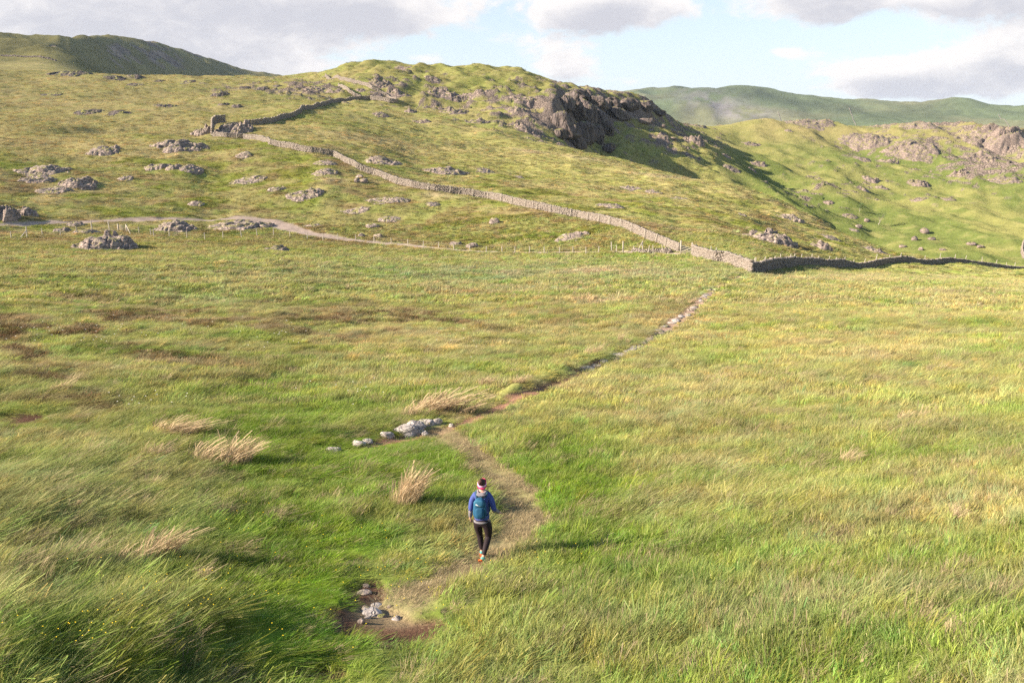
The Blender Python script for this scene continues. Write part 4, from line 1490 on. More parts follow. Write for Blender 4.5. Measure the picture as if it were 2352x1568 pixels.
for hgt in (.35, .7, 1.05):
    wire(fence, fpts[:8], hgt, fpts[0])
    wire(fence, fpts[8:], hgt, fpts[0])
bar("brace", hit(45, 549, rmin=100) + Vector((0, 0, .05)), fpts[1] + Vector((0, 0, 1.1)), .09, .09, fence, origin=fpts[0])
bar("brace", hit(301, 540, rmin=100) + Vector((0, 0, .05)), ga + Vector((0, 0, 1.1)), .09, .09, fence, origin=fpts[0])
bar("brace", hit(1462, 582, rmin=100), hit(1476, 579, rmin=100) + Vector((0, 0, 1.7)), .08, .08, fence, origin=fpts[0])

# stobs leaning along the long wall and along the right-hand wall


def wall_posts(pts, label, first, step, off, lean, hgt, seed):
    P = resample(pts, .4)
    rg = random.Random(seed)
    root = empty("wall_fence", P[0], label, "fence")
    s = first
    acc = 0
    tops = []
    for a, b in zip(P[:-1], P[1:]):
        L = math.hypot(b.x - a.x, b.y - a.y)
        acc += L
        if acc >= s:
            t = (b - a).normalized()
            nn = Vector((-t.y, t.x, 0)) * off
            q = Vector((a.x + nn.x, a.y + nn.y, 0))
            q.z = float(zat(q.x, q.y))
            o = obj("post", post_me[rg.randrange(4)], root)
            o.location = q - P[0]
            o.scale = (1.05, 1.05, hgt * rg.uniform(.9, 1.12))
            o.rotation_euler = (rg.uniform(-.1, .1), lean + rg.uniform(-.12, .12), rg.uniform(-.3, .3))
            tops.append(q)
            s += step * rg.uniform(.75, 1.25)
    if len(tops) > 2:
        wire(root, tops, hgt * .98, P[0], .005)
    return root


wall_posts(P1, "row of thin leaning posts along the sunlit side of the long wall", 1, 4.3, -.55, .12, 1.45, 5)
wall_posts(P3, "row of thin posts sticking up behind the dark shaded wall", 4, 4.6, .7, .1, 1.75, 6)
wall_posts(P2, "few thin posts behind the wall stretch between gate and corner", 6, 4.6, .7, .1, 1.65, 7)
for k, q in enumerate(line_hits([(1488, 584), (1500, 583), (1524, 583)], rmin=100)):
    o = obj("post", post_me[k], fence)
    o.location = q - fpts[0]
    o.scale = (1, 1, 1.3)
    o.rotation_euler = (0, .15 - .2 * k, 0)


# ------------------------------------------------------------------ small trees in the shadowed gully
def small_tree(x, y, Hm, label, seed):
    b = hit(x, y, rmin=260)
    rg = np.random.default_rng(seed)
    root = empty("small_tree", b, label, "tree", "small trees in the gully")
    vs, fs_ = [], []
    tips = []

    def limb(p, d, L, r, lev):
        n = 4
        pp = [p]
        for i in range(n):
            d = (d + Vector(rg.normal(0, .13, 3))).normalized()
            pp.append(pp[-1] + d * L / n)
        for i, q in enumerate(pp):
            rr_ = r * (1 - .6 * i / n)
            for t in range(5):
                a = t * 2 * PI / 5
                vs.append((q.x + math.cos(a) * rr_, q.y + math.sin(a) * rr_, q.z))
            if i:
                k0 = len(vs) - 10
                for t in range(5):
                    fs_.append((k0 + t, k0 + (t + 1) % 5, k0 + 5 + (t + 1) % 5, k0 + 5 + t))
        if lev < 2:
            for _ in range(4 if lev == 0 else 3):
                a = rg.uniform(0, 2 * PI)
                limb(pp[rg.integers(2, n + 1)], (d + Vector((math.cos(a), math.sin(a), .3)) * .8).normalized(), L * .6, r * .5, lev + 1)
        else:
            tips.append(pp[-1])
    limb(Vector((0, 0, -.2)), Vector((.1, 0, 1)), Hm * .55, Hm * .035, 0)
    obj("trunk", mesh_from("trunk", vs, fs_, M_WOOD), root)
    lv, lf = [], []
    for tp in tips:
        for _ in range(55):
            c = np.array(tp) + rg.normal(0, Hm * .09, 3)
            a = rg.normal(size=3)
            b_ = rg.normal(size=3)
            a *= .16 / np.linalg.norm(a)
            b_ *= .12 / np.linalg.norm(b_)
            k = len(lv)
            lv += [c - a, c + b_, c + a, c - b_]
            lf.append((k, k + 1, k + 2, k + 3))
    obj("crown", mesh_from("crown", lv, lf, M_LEAF), root)


M_LEAF = simple_mat("leaf", (.11, .16, .05), .8, .3, 2)
small_tree(2017, 516, 6.5, "taller pale small tree at the bottom of the shadowed gully", 3)
small_tree(1974, 486, 4.5, "smaller bushy tree higher up in the shadowed gully", 5)
small_tree(1890, 462, 2.5, "tiny bush at the top of the shadowed gully", 8)

# ------------------------------------------------------------------ grass
def tuft_mesh(name, seed, blades, radius, hlo, hhi, lean, width, segs=3, seed_head=0.0, curl=.35, dirx=1.0, clusters=0):
    rg = np.random.default_rng(seed)
    cl = [(rg.uniform(-.5, .5), rg.uniform(-.45, .45), rg.uniform(.5, 1.0), rg.uniform(.6, 1.3)) for _ in range(clusters)]
    vs, fs_, al, rn = [], [], [], []
    for b in range(blades):
        r = radius * math.sqrt(rg.random())
        a = rg.uniform(0, 2 * PI)
        bx, by = r * math.cos(a), r * math.sin(a)
        h = rg.uniform(hlo, hhi)
        ln = lean * rg.uniform(.5, 1.4)
        if cl:
            q = cl[min(int(abs(rg.normal(0, .9)) * clusters / 2), clusters - 1)]
            bx, by, h, ln = bx * .5 + q[0], by * .5 + q[1], h * q[2], ln * q[3]
        da = rg.normal(0, .55)
        dx, dy = math.cos(da) * ln * dirx + math.cos(a) * .22, math.sin(da) * ln * .8 + math.sin(a) * .22
        w = width * rg.uniform(.7, 1.3)
        oa = rg.uniform(0, PI)
        wx, wy = math.cos(oa) * w, math.sin(oa) * w
        rnd = rg.random()
        k0 = len(vs)
        head = rg.random() < seed_head
        for s in range(segs + 1):
            t = s / segs
            off = t * (1 - curl) + t * t * curl
            px_, py_ = bx + dx * h * t * off, by + dy * h * t * off
            pz_ = h * (t - .16 * ln * t * t)
            ww = (1 - t * .85) if not head else (1 - t * .6 if t < .7 else 1.5)
            if s == segs and not head:
                vs.append((px_, py_, pz_))
                al.append(1)
                rn.append(rnd)
            else:
                vs.append((px_ - wx * ww, py_ - wy * ww, pz_))
                vs.append((px_ + wx * ww, py_ + wy * ww, pz_))
                al += [t, t]
                rn += [rnd, rnd]
        for s in range(segs):
            a0 = k0 + s * 2
            if s == segs - 1 and not head:
                fs_.append((a0, a0 + 1, a0 + 2))
            else:
                fs_.append((a0, a0 + 1, a0 + 3, a0 + 2))
    me = mesh_from(name, vs, fs_, M_GRASS)
    at = me.attributes.new('along', 'FLOAT', 'POINT')
    at.data.foreach_set('value', np.array(al, np.float32))
    at = me.attributes.new('rnd', 'FLOAT', 'POINT')
    at.data.foreach_set('value', np.array(rn, np.float32))
    return me


def heather_mesh(name, seed, n=130):
    rg = np.random.default_rng(seed)
    vs, fs_, al, rn = [], [], [], []
    for b in range(n):
        u = rg.normal(size=3)
        u /= np.linalg.norm(u)
        u[2] = abs(u[2])
        rr_ = rg.uniform(.55, 1.05)
        c = u * np.array([.5, .5, .85]) * rr_
        d = (u + rg.normal(0, .35, 3)) * .17
        s = np.cross(d, rg.normal(size=3))
        s *= .028 / (np.linalg.norm(s) + 1e-6)
        k = len(vs)
        vs += [tuple(c - s), tuple(c + s), tuple(c + d)]
        fs_.append((k, k + 1, k + 2))
        al += [.2, .2, 1]
        q = rg.random()
        rn += [q, q, q]
    me = mesh_from(name, vs, fs_, M_HEATH)
    at = me.attributes.new('along', 'FLOAT', 'POINT')
    at.data.foreach_set('value', np.array(al, np.float32))
    at = me.attributes.new('rnd', 'FLOAT', 'POINT')
    at.data.foreach_set('value', np.array(rn, np.float32))
    return me


TYPES = {}


def tuft_collection(cname, meshes):
    c = bpy.data.collections.new(cname)      # not linked to the scene: only a source of shapes
    for i, me in enumerate(meshes):
        o = bpy.data.objects.new("%s_shape_%02d" % (cname, i), me)
        c.objects.link(o)
    return c


NV = 5
COLL_A = tuft_collection("near_blades", [tuft_mesh("blades", 10 + i, 120, .42, .35, 1.0, .26, .0075, 4, .04) for i in range(NV)] + [tuft_mesh("blades", 30 + i, 120, .42, .55, 1.1, .72, .0065, 4, .15) for i in range(NV)])
COLL_B = tuft_collection("mid_blades", [tuft_mesh("blades", 50 + i, 90, .5, .4, 1.0, .3, .012, 3) for i in range(NV)] + [tuft_mesh("blades", 70 + i, 90, .5, .6, 1.1, .72, .011, 3) for i in range(NV)])
COLL_C = tuft_collection("far_blades", [tuft_mesh("blades", 90 + i, 60, .5, .4, 1.0, .4, .028, 2) for i in range(NV)])
COLL_H = tuft_collection("heather", [heather_mesh("sprigs", 110 + i) for i in range(NV)])


def gn_scatter(name, P, scale, rot, idx, tint, coll, label):
    me = bpy.data.meshes.new(name)
    n = len(P)
    me.vertices.add(n)
    me.vertices.foreach_set('co', P.astype(np.float32).ravel())
    for nm, arr, typ, key in (('t_scale', scale, 'FLOAT_VECTOR', 'vector'), ('t_rot', rot, 'FLOAT_VECTOR', 'vector'), ('tint', tint, 'FLOAT_COLOR', 'color')):
        a = me.attributes.new(nm, typ, 'POINT')
        a.data.foreach_set(key, arr.astype(np.float32).ravel())
    a = me.attributes.new('t_idx', 'INT', 'POINT')
    a.data.foreach_set('value', idx.astype(np.int32))
    o = obj(name, me)
    ng = bpy.data.node_groups.new(name + "_scatter", 'GeometryNodeTree')
    ng.interface.new_socket('Geometry', in_out='INPUT', socket_type='NodeSocketGeometry')
    ng.interface.new_socket('Geometry', in_out='OUTPUT', socket_type='NodeSocketGeometry')
    N, L = ng.nodes, ng.links
    gi = N.new('NodeGroupInput')
    go = N.new('NodeGroupOutput')
    ci = N.new('GeometryNodeCollectionInfo')
    ci.inputs['Collection'].default_value = coll
    ci.inputs['Separate Children'].default_value = True
    ci.inputs['Reset Children'].default_value = True
    ip = N.new('GeometryNodeInstanceOnPoints')
    ip.inputs['Pick Instance'].default_value = True

    def attr(nm, typ):
        x = N.new('GeometryNodeInputNamedAttribute')
        x.data_type = typ
        x.inputs['Name'].default_value = nm
        return x.outputs['Attribute']
    er = N.new('FunctionNodeEulerToRotation')
    L.new(attr('t_rot', 'FLOAT_VECTOR'), er.inputs[0])
    L.new(gi.outputs[0], ip.inputs['Points'])
    L.new(ci.outputs[0], ip.inputs['Instance'])
    L.new(attr('t_idx', 'INT'), ip.inputs['Instance Index'])
    L.new(er.outputs[0], ip.inputs['Rotation'])
    L.new(attr('t_scale', 'FLOAT_VECTOR'), ip.inputs['Scale'])
    L.new(ip.outputs[0], go.inputs[0])
    md = o.modifiers.new('scatter', 'NODES')
    md.node_group = ng
    tag(o, label, 'grass' if 'heather' not in name else 'heather', kind='stuff')
    return o


EX = np.array([e if len(e) == 4 else (*e, e[2]) for e in EXCL])


def blocked(X, Y):
    out = np.zeros(X.shape, bool)
    for k in range(len(EX)):
        m = (np.abs(X - EX[k, 0]) < EX[k, 2] * 1.1 + .1) & (np.abs(Y - EX[k, 1]) < EX[k, 3] * 1.1 + .1)
        if m.any():
            q = ((X[m] - EX[k, 0]) / (EX[k, 2] + .02)) ** 2 + ((Y[m] - EX[k, 1]) / (EX[k, 3] + .02)) ** 2
            out[np.nonzero(m)[0][q < 1]] = True
    return out


def scatter_zone(r0, r1, per_m2, seed, azm=rad(36)):
    rg = np.random.default_rng(seed)
    area = azm * (r1 ** 2 - r0 ** 2)
    n = int(area * per_m2)
    R = np.sqrt(rg.uniform(r0 ** 2, r1 ** 2, n))
    A = rg.uniform(-azm, azm, n)
    return R * np.sin(A), R * np.cos(A), rg


def grow(name, r0, r1, dens, seed, coll, nvar, kinds, hbase, sbase, label):
    X, Y, rg = scatter_zone(r0, r1, dens, seed)
    Z = zat(X, Y)
    g, s, t, b = masks(X, Y)
    col, px, py, R = ground_colour(X, Y, Z)
    rkv = zat_grid(rk, X, Y)
    keep = (g < .35 + rg.uniform(-.1, .1, len(X))) & ((px < 1640) | (R < 335)) & (s < .5 + .5 * rg.random(len(X)) * sstep(px, 1150, 1300)) & (b < .35) & (rkv < .4)
    keep &= ~blocked(X, Y)
    # where the outcrops and far edges hide everything, nothing is lost by leaving it out
    keep &= (px > -120) & (px < 2480) & (py < 1700)
    X, Y, Z, col, px, py, R, t, s = (q[keep] for q in (X, Y, Z, col, px, py, R, t, s))
    n = len(X)
    n1 = fbm(X / 3.0, Y / 2.4, 301, 3)
    n2 = fbm(X / 1.2, Y / 1.0, 302, 2)
    hgt = hbase * (1 + .45 * n1 + .3 * n2) * rg.uniform(.75, 1.25, n)
    lt = E(px, py, 100, 1350, 450, 280)
    Lz = np.clip(E(px, py, 700, 1330, 280, 240) + E(px, py, 860, 1080, 260, 80) + E(px, py, 590, 960, 130, 100), 0, 1)
    hgt = hgt * (1 - .05 * lt) * (1 - .35 * Lz) * (1 + .35 * sstep(fbm(X / 2.2, Y / 1.5, 309, 2), .1, .5) * lt)
    # short turf: heathery ground left, trodden grass, beside the paths, above the big soil patch
    short = np.clip(E(px, py, 200, 780, 450, 120) * .35 + E(px, py, 900, 740, 400, 60) * .3, 0, .6)
    hgt = hgt * (1 - short) * (1 - .62 * np.clip(t * 1.3, 0, 1)) * (1 - soft_edge(X, Y) * (1 - .35 * sstep(px, 1200, 1400)))
    hgt = hgt * np.where(R > 150, .62, 1)
    sc = sbase * rg.uniform(.8, 1.3, n)
    long_ = sstep(fbm(X / 5, Y / 4, 305, 3) + .45 * lt + .2 * E(px, py, 1900, 900, 600, 300), 0, .5) > rg.random(n)
    long_ = long_ & ((R > 18) | (rg.random(n) < .3))
    idx = rg.integers(0, nvar, n) + (nvar * long_ if kinds == 2 else 0)
    tint = col * (1 + .25 * rg.normal(0, 1, (n, 1)) * .6) * (1.22 + .12 * rg.normal(0, 1, (n, 3)) * .5)
    hue = rg.normal(0, 1, n)[:, None]
    tint = tint * (1 + hue * np.array([.12, .0, -.05])) * (1 + .28 * fbm(X / .9, Y / .9, 321, 2))[:, None]
    dry = rg.random(n) < (.05 + .14 * sstep(fbm(X / 1.6, Y / 1.3, 322, 3), .1, .45))
    tint = np.where(dry[:, None], C_ST * rg.uniform(.7, 1.0, (n, 1)), tint)
    trd = (t > .35)[:, None]
    tint = np.where(trd, C_TROD * rg.uniform(.7, 1.15, (n, 1)), tint)
    tint = np.clip(tint, .005, .8)
    tint4 = np.concatenate([tint, np.ones((n, 1))], 1)
    P = np.stack([X, Y, Z - .02], -1)
    S = np.stack([sc, sc, hgt * 1.0], -1)
    # wind combs the blades towards the right
    rot = np.stack([rg.normal(0, .14, n), rg.normal(0, .14, n) + .08, rg.normal(.25, .45, n) + fbm(X / 12, Y / 12, 306, 2) * .5], -1)
    gn_scatter(name, P, S, rot, idx, tint4, coll, label)
    return n


cnt = []
cnt.append(grow("foreground_grass", 8.5, 32, 26, 1, COLL_A, NV, 2, .27, .6, "long windblown grass round the walker and along the bottom of the picture"))
cnt.append(grow("meadow_grass", 32, 75, 9, 2, COLL_B, NV, 2, .30, .85, "yellow-green windblown grass across the middle of the meadow"))
cnt.append(grow("far_meadow_grass", 75, 165, 3.6, 3, COLL_C, NV, 1, .38, 1.0, "pale meadow grass reaching to the fence and the walls"))
cnt.append(grow("upper_hill_grass", 330, 600, .22, 6, COLL_C, NV, 1, .3, 2.0, "thin rough grass on the upper hill and the craggy hill"))
cnt.append(grow("hillside_grass", 165, 330, .8, 4, COLL_C, NV, 1, .26, 1.4, "rough tussocky grass on the hillside behind the walls"))


def heather(name, r0, r1, dens, seed, s0, label, thr):
    X, Y, rg = scatter_zone(r0, r1, dens, seed)
    Z = zat(X, Y)
    col, px, py, R = ground_colour(X, Y, Z)
    g, s, t, b = masks(X, Y)
    # brown ground grows heather
    brown = 1 - np.clip(np.linalg.norm(col / col.sum(1, keepdims=True) - C_HB / C_HB.sum(), axis=1) / .14, 0, 1)
    brown *= np.clip(1.6 - col[:, 0] / .17, 0, 1)
    keep = (brown > thr * rg.uniform(.6, 1.4, len(X))) & (g < .3) & (s < .3) & (t < .3) & (b < .3) & ~blocked(X, Y) & (px > -100) & (px < 2450) & (R < 330)
    X, Y, Z = X[keep], Y[keep], Z[keep]
    n = len(X)
    sc = s0 * rg.uniform(.6, 1.4, n)
    pal = np.array([(.15, .085, .05), (.12, .08, .045), (.17, .12, .05), (.10, .11, .03), (.21, .15, .09)])
    tint = pal[rg.integers(0, 5, n)] * rg.uniform(.8, 1.2, (n, 1))
    gn_scatter(name, np.stack([X, Y, Z - .04 * s0], -1), np.stack([sc * 1.4, sc * 1.1, sc * .42], -1), np.stack([np.zeros(n), np.zeros(n), rg.uniform(0, 6.28, n)], -1),
               rg.integers(0, NV, n), np.concatenate([tint, np.ones((n, 1))], 1), COLL_H, label)
    return n


cnt.append(heather("heather", 22, 160, 4.0, 9, .7, "brown heather clumps spread over the left and middle of the meadow", .25))
cnt.append(heather("hillside_heather", 150, 330, .5, 10, 1.7, "dark heather and bilberry patches round the hillside outcrops", .35))

# darker rushes and dead thatch stand a little above the turf
COLL_R = tuft_collection("rush_blades", [tuft_mesh("rushes", 130 + i, 90, .34, .5, 1.1, .30, .007, 3, .2) for i in range(NV)])
X, Y, rg = scatter_zone(11, 130, .11, 12)
Z = zat(X, Y)
g, s, t, b = masks(X, Y)
col, px, py, R_ = ground_colour(X, Y, Z)
dn = sstep(fbm(X / 7, Y / 7, 401, 3), -.1, .4) + E(px, py, 1150, 640, 620, 40) + E(px, py, 250, 1150, 350, 300) * .6
k = (g < .2) & (s < .2) & (t < .1) & (b < .2) & (rg.random(len(X)) < dn) & ~blocked(X, Y) & (soft_edge(X, Y) < .3) & (px > -80) & (px < 2430)
X, Y, Z, R_ = X[k], Y[k], Z[k], R_[k]
n = len(X)
pal = np.array([(.10, .15, .05), (.13, .18, .06), (.34, .28, .15), (.22, .21, .08), (.17, .19, .07)])
tint = pal[rg.integers(0, 5, n)] * rg.uniform(.85, 1.25, (n, 1))
scl = rg.uniform(.4, .95, n)
gn_scatter("rushes", np.stack([X, Y, Z - .02], -1), np.stack([scl, scl, scl * rg.uniform(.45, .75, n)], -1), np.stack([rg.normal(0, .1, n), rg.normal(.05, .1, n), rg.normal(.2, .5, n)], -1),
           rg.integers(0, NV, n), np.concatenate([tint, np.ones((n, 1))], 1), COLL_R, "darker rush clumps and dead thatch dotted through the meadow grass")
cnt.append(n)
print("INSTANCES", cnt)


# ------------------------------------------------------------------ pale straw tussocks that stand out one by one
def straw_tussock(x, y, w, h, label, seed, name='straw_tussock', blades=420):
    b = hit(x - w * .12, y + h * .35, rmin=8)
    D = b.length
    W = w * D / F * 1.25
    Hh = h * D / F * 1.3
    me = tuft_mesh("tussock", seed, blades, .5, .45, 1.1, .6, .006 / max(Hh, .2) * 0 + .008, 5, .25, .45, clusters=6 if blades > 300 else 3)
    n = len(me.vertices)
    co = np.zeros(n * 3, np.float32)
    me.vertices.foreach_get('co', co)
    co = co.reshape(-1, 3)
    al = np.zeros(n, np.float32)
    me.attributes['along'].data.foreach_get('value', al)
    co = co * np.array([W * .75, W * .5, Hh * 1.0])
    me.vertices.foreach_set('co', co.ravel())
    me.materials.clear()
    me.materials.append(M_STRAW)
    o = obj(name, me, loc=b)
    o.rotation_euler = (0, 0, .12)
    tag(o, label, "grass tussock", "pale straw tussocks in the meadow")


ms, tms = new_mat("straw")
hh_ = tms.new('ShaderNodeAttribute', attribute_name='along').outputs['Fac']
rn_ = tms.new('ShaderNodeAttribute', attribute_name='rnd').outputs['Fac']
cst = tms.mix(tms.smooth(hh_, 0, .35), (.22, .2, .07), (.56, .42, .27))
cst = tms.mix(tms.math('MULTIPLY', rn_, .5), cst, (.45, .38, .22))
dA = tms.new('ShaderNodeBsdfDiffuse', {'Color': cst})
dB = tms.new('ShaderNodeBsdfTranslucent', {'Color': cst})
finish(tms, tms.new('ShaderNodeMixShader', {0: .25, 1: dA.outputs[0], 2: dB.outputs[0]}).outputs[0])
M_STRAW = ms
for k, (x, y, w, h, lb) in enumerate([
    (950, 1130, 95, 90, "biggest pale straw tussock, left of the walker"),
    (505, 1050, 110, 70, "wide pale straw tussock with the dark shadow on its right, left meadow"),
    (425, 985, 100, 40, "pale straw tussock above the wide one in the left meadow"),
    (352, 1040, 60, 34, "small pale straw tussock left of the wide one"),
    (352, 1275, 90, 62, "pale straw tussock low on the left among dark grass"),
    (1102, 878, 55, 36, "pale straw tussock beside the middle of the footpath"),
    (1020, 932, 130, 48, "long pale straw tuft right above the stones beside the path"),
    (962, 946, 50, 34, "thin straw tuft directly behind the left path stones"),
    (1360, 806, 36, 20, "small bright straw tuft above the stony part of the footpath"),
    (1432, 780, 26, 24, "narrow straw tuft close to the footpath further up"),
    (1592, 690, 20, 18, "small straw tuft where the footpath bends near its upper end"),
    (1185, 872, 36, 22, "faint straw tuft right of the one beside the footpath"),
    (370, 1115, 46, 36, "thin straw tuft below the small pale tussock at the left"),
    (180, 1165, 50, 36, "straw tuft in the dark windblown grass at far left"),
    (450, 1330, 60, 30, "drooping straw tuft in shade at the lower left"),
    (1935, 1062, 46, 34, "pinkish straw tuft in the right meadow"),
    (2110, 955, 60, 34, "faint tan tuft high in the right meadow"),
    (120, 890, 60, 26, "tan tuft among the brown heather at far left"),
    (1675, 850, 30, 14, "tiny straw tuft in the meadow right of the footpath"),
    (2210, 1180, 50, 26, "thin pale tuft near the right edge"),
]):
    straw_tussock(x, y, w, h, lb, 500 + k, blades=620 if w > 80 else 260)

# yellow buttercups and white bog cotton, scattered
fl_v, fl_f = [], []


def dots(spots, n_each, rad_, name, label, col, size, cat):
    vs, fs_ = [], []
    rg = np.random.default_rng(77)
    for (x, y, rx, ry, n) in spots:
        for _ in range(n):
            qx, qy = x + rg.normal(0, rx), y + rg.normal(0, ry)
            if qy > 1560 or qy < 600:
                continue
            p = hit(qx, qy)
            c = np.array(p) + np.array([0, 0, rg.uniform(.28, .5)])
            s = size * (0.6 + p.length / 28)
            k = len(vs)
            m_ = 6
            vs.append(tuple(c + [0, 0, -s * .3]))
            for j in range(m_):
                a = j * 2 * PI / m_
                vs.append((c[0] + math.cos(a) * s, c[1] + math.sin(a) * s, c[2] + s * .3 * (j % 2)))
            for j in range(m_):
                fs_.append((k, k + 1 + j, k + 1 + (j + 1) % m_))
    m = simple_mat(name, col, .6, .1)
    tag(obj(name, mesh_from(name, vs, fs_, m)), label, cat, kind='stuff')


dots([(480, 1380, 120, 60, 46), (180, 1620, 60, 40, 10), (190, 1510, 60, 25, 26), (560, 1240, 90, 50, 16), (960, 1380, 90, 40, 20), (1260, 1300, 60, 20, 10), (870, 1290, 70, 40, 16), (700, 1500, 150, 40, 14), (1000, 1010, 60, 30, 6)], 0, 0,
     "buttercups", "tiny yellow buttercups scattered in the lower left grass", (.75, .55, .02), .010, 'flowers')
dots([(230, 770, 120, 25, 40), (640, 780, 80, 20, 22), (350, 940, 60, 15, 14), (820, 910, 60, 25, 14), (1060, 800, 60, 30, 10)], 0, 0,
     "bog_cotton", "white bog cotton tufts sprinkled over the heathery ground", (.75, .72, .66), .016, 'flowers')


# ------------------------------------------------------------------ the walker
def skin_mesh(name, verts, edges, radii, root=0, sub=2, mat=None):
    me = bpy.data.meshes.new(name)
    me.from_pydata([tuple(v) for v in verts], edges, [])
    o = bpy.data.objects.new(name, me)
    link(o)
    o.modifiers.new('s', 'SKIN').use_smooth_shade = True
    for i, r in enumerate(radii):
        sv = me.skin_vertices[0].data[i]
        rr_ = r if isinstance(r, tuple) else (r, r)
        sv.radius = rr_
        sv.use_root = (i == root)
    ms_ = o.modifiers.new('u', 'SUBSURF')
    ms_.levels = sub
    ms_.render_levels = sub
    dg = bpy.context.evaluated_depsgraph_get()
    dg.update()
    new = bpy.data.meshes.new_from_object(o.evaluated_get(dg))
    bpy.data.objects.remove(o)
    bpy.data.meshes.remove(me)
    new.name = name
    if mat:
        new.materials.clear()
        new.materials.append(mat)
        new.polygons.foreach_set('material_index', np.zeros(len(new.polygons), np.int32))
    return new


M_SKIN = simple_mat("skin", (.55, .32, .24), .6, .08, 20)
M_JKT = simple_mat("purple_jacket", (.06, .085, .27), .85, .25, 14, bmp=.01)
M_GREY = simple_mat("grey_fabric", (.20, .185, .205), .9, .3, 30)
M_LEG = simple_mat("black_leggings", (.022, .014, .017), .7, .2, 10)
M_HAIR = simple_mat("brown_hair", (.055, .025, .02), .6, .5, 60)
M_PINK = simple_mat("pink_headband", (.62, .36, .52), .85, .15, 20)
M_RED = simple_mat("magenta_edge", (.62, .03, .14), .85, .1, 20)
M_SHOE = simple_mat("teal_shoe", (.08, .30, .30), .7, .3, 30)
M_SOLE = simple_mat("orange_sole", (.85, .14, .03), .7, .15, 30)
M_PACK = simple_mat("blue_backpack", (.018, .085, .165), .75, .3, 9, bmp=.02)
M_PACK2 = simple_mat("backpack_panel", (.04, .15, .25), .7, .2, 12)
M_DARK = simple_mat("dark_strap", (.02, .07, .11), .8, .2, 12)
M_WHITE = simple_mat("white_zip", (.8, .8, .8), .6, .05, 12)

pbase = hit(1107, 1292)
base = Vector((pbase.x, pbase.y, float(zat(pbase.x, pbase.y)) + .02))
person = empty("person", base, "walker seen from behind in purple top, black leggings and pink headband on the trodden path", "person")
S_ = 1.0
# x to the right, y ahead (away from the viewer), z up; the front foot is planted ahead, the rear heel has lifted
J = dict(pelvis=(0, .10, .88), waist=(0, .10, 1.02), chest=(-.005, .13, 1.24), neck0=(0, .15, 1.38), neck=(0, .165, 1.45), head=(0, .19, 1.545), crown=(0, .19, 1.62),
         lsh=(-.155, .13, 1.36), lel=(-.215, .10, 1.10), lwr=(-.235, .17, .865), lhd=(-.232, .195, .81),
         rsh=(.155, .13, 1.36), rel=(.235, .06, 1.10), rwr=(.325, .22, .955), rhd=(.355, .265, .935),
         lhip=(-.09, .10, .86), lkn=(-.055, .22, .49), lan=(-.01, .20, .12), ltoe=(-.02, .36, .05),
         rhip=(.09, .10, .86), rkn=(.125, .12, .48), ran=(.03, -.16, .17), rtoe=(.035, -.06, .03))
J = {k: Vector(v) * S_ for k, v in J.items()}


def chain(keys, edges, rad_, name, mat, parent, root=0, sub=2):
    me = skin_mesh(name, [J[k] if isinstance(k, str) else k for k in keys], edges, rad_, root, sub, mat)
    return obj(name, me, parent)


# the body: one continuous figure
bk = ['pelvis', 'waist', 'chest', 'neck0', 'neck', 'head', 'crown', 'lsh', 'lel', 'lwr', 'lhd', 'rsh', 'rel', 'rwr', 'rhd', 'lhip', 'lkn', 'lan', 'ltoe', 'rhip', 'rkn', 'ran', 'rtoe']
be = [(0, 1), (1, 2), (2, 3), (3, 4), (4, 5), (5, 6), (3, 7), (7, 8), (8, 9), (9, 10), (3, 11), (11, 12), (12, 13), (13, 14), (0, 15), (15, 16), (16, 17), (17, 18), (0, 19), (19, 20), (20, 21), (21, 22)]
br = [(.13, .10), (.115, .09), (.13, .09), .06, .048, (.078, .09), (.06, .07), .05, .038, .024, (.034, .016), .05, .038, .024, (.034, .016), .075, .05, .033, .03, .075, .05, .033, .03]
chain(bk, be, br, "body", M_SKIN, person)


def fingers(wr, hd, side):
    a, b_ = J[wr], J[hd]
    d = (b_ - a).normalized()
    acr = d.cross(Vector((side, 0, 0)))
    acr = Vector((0, 1, 0)) - d * d.y
    acr.normalize()
    inn = d.cross(acr) * (1 if side < 0 else -1)
    for k in range(4):
        off = acr * (.026 - .017 * k)
        L = (.07, .078, .072, .056)[k]
        p0 = b_ + off - d * .02
        p1 = b_ + off + d * (.02)
        p2 = p1 + (d * .8 + inn * .35).normalized() * L * .5
        p3 = p2 + (d * .5 + inn * .7).normalized() * L * .4
        obj("finger", skin_mesh("finger", [p0, p1, p2, p3], [(0, 1), (1, 2), (2, 3)], [.009, .0088, .008, .0065], 0, 1, M_SKIN), person)
    t0 = b_ - d * .04 + acr * .02
    t1 = t0 + (acr * .9 + d * .6).normalized() * .04
    t2 = t1 + (acr * .3 + d * .9).normalized() * .032
    obj("thumb", skin_mesh("thumb", [t0, t1, t2], [(0, 1), (1, 2)], [.011, .010, .0075], 0, 1, M_SKIN), person)


fingers('lwr', 'lhd', -1)
fingers('rwr', 'rhd', 1)
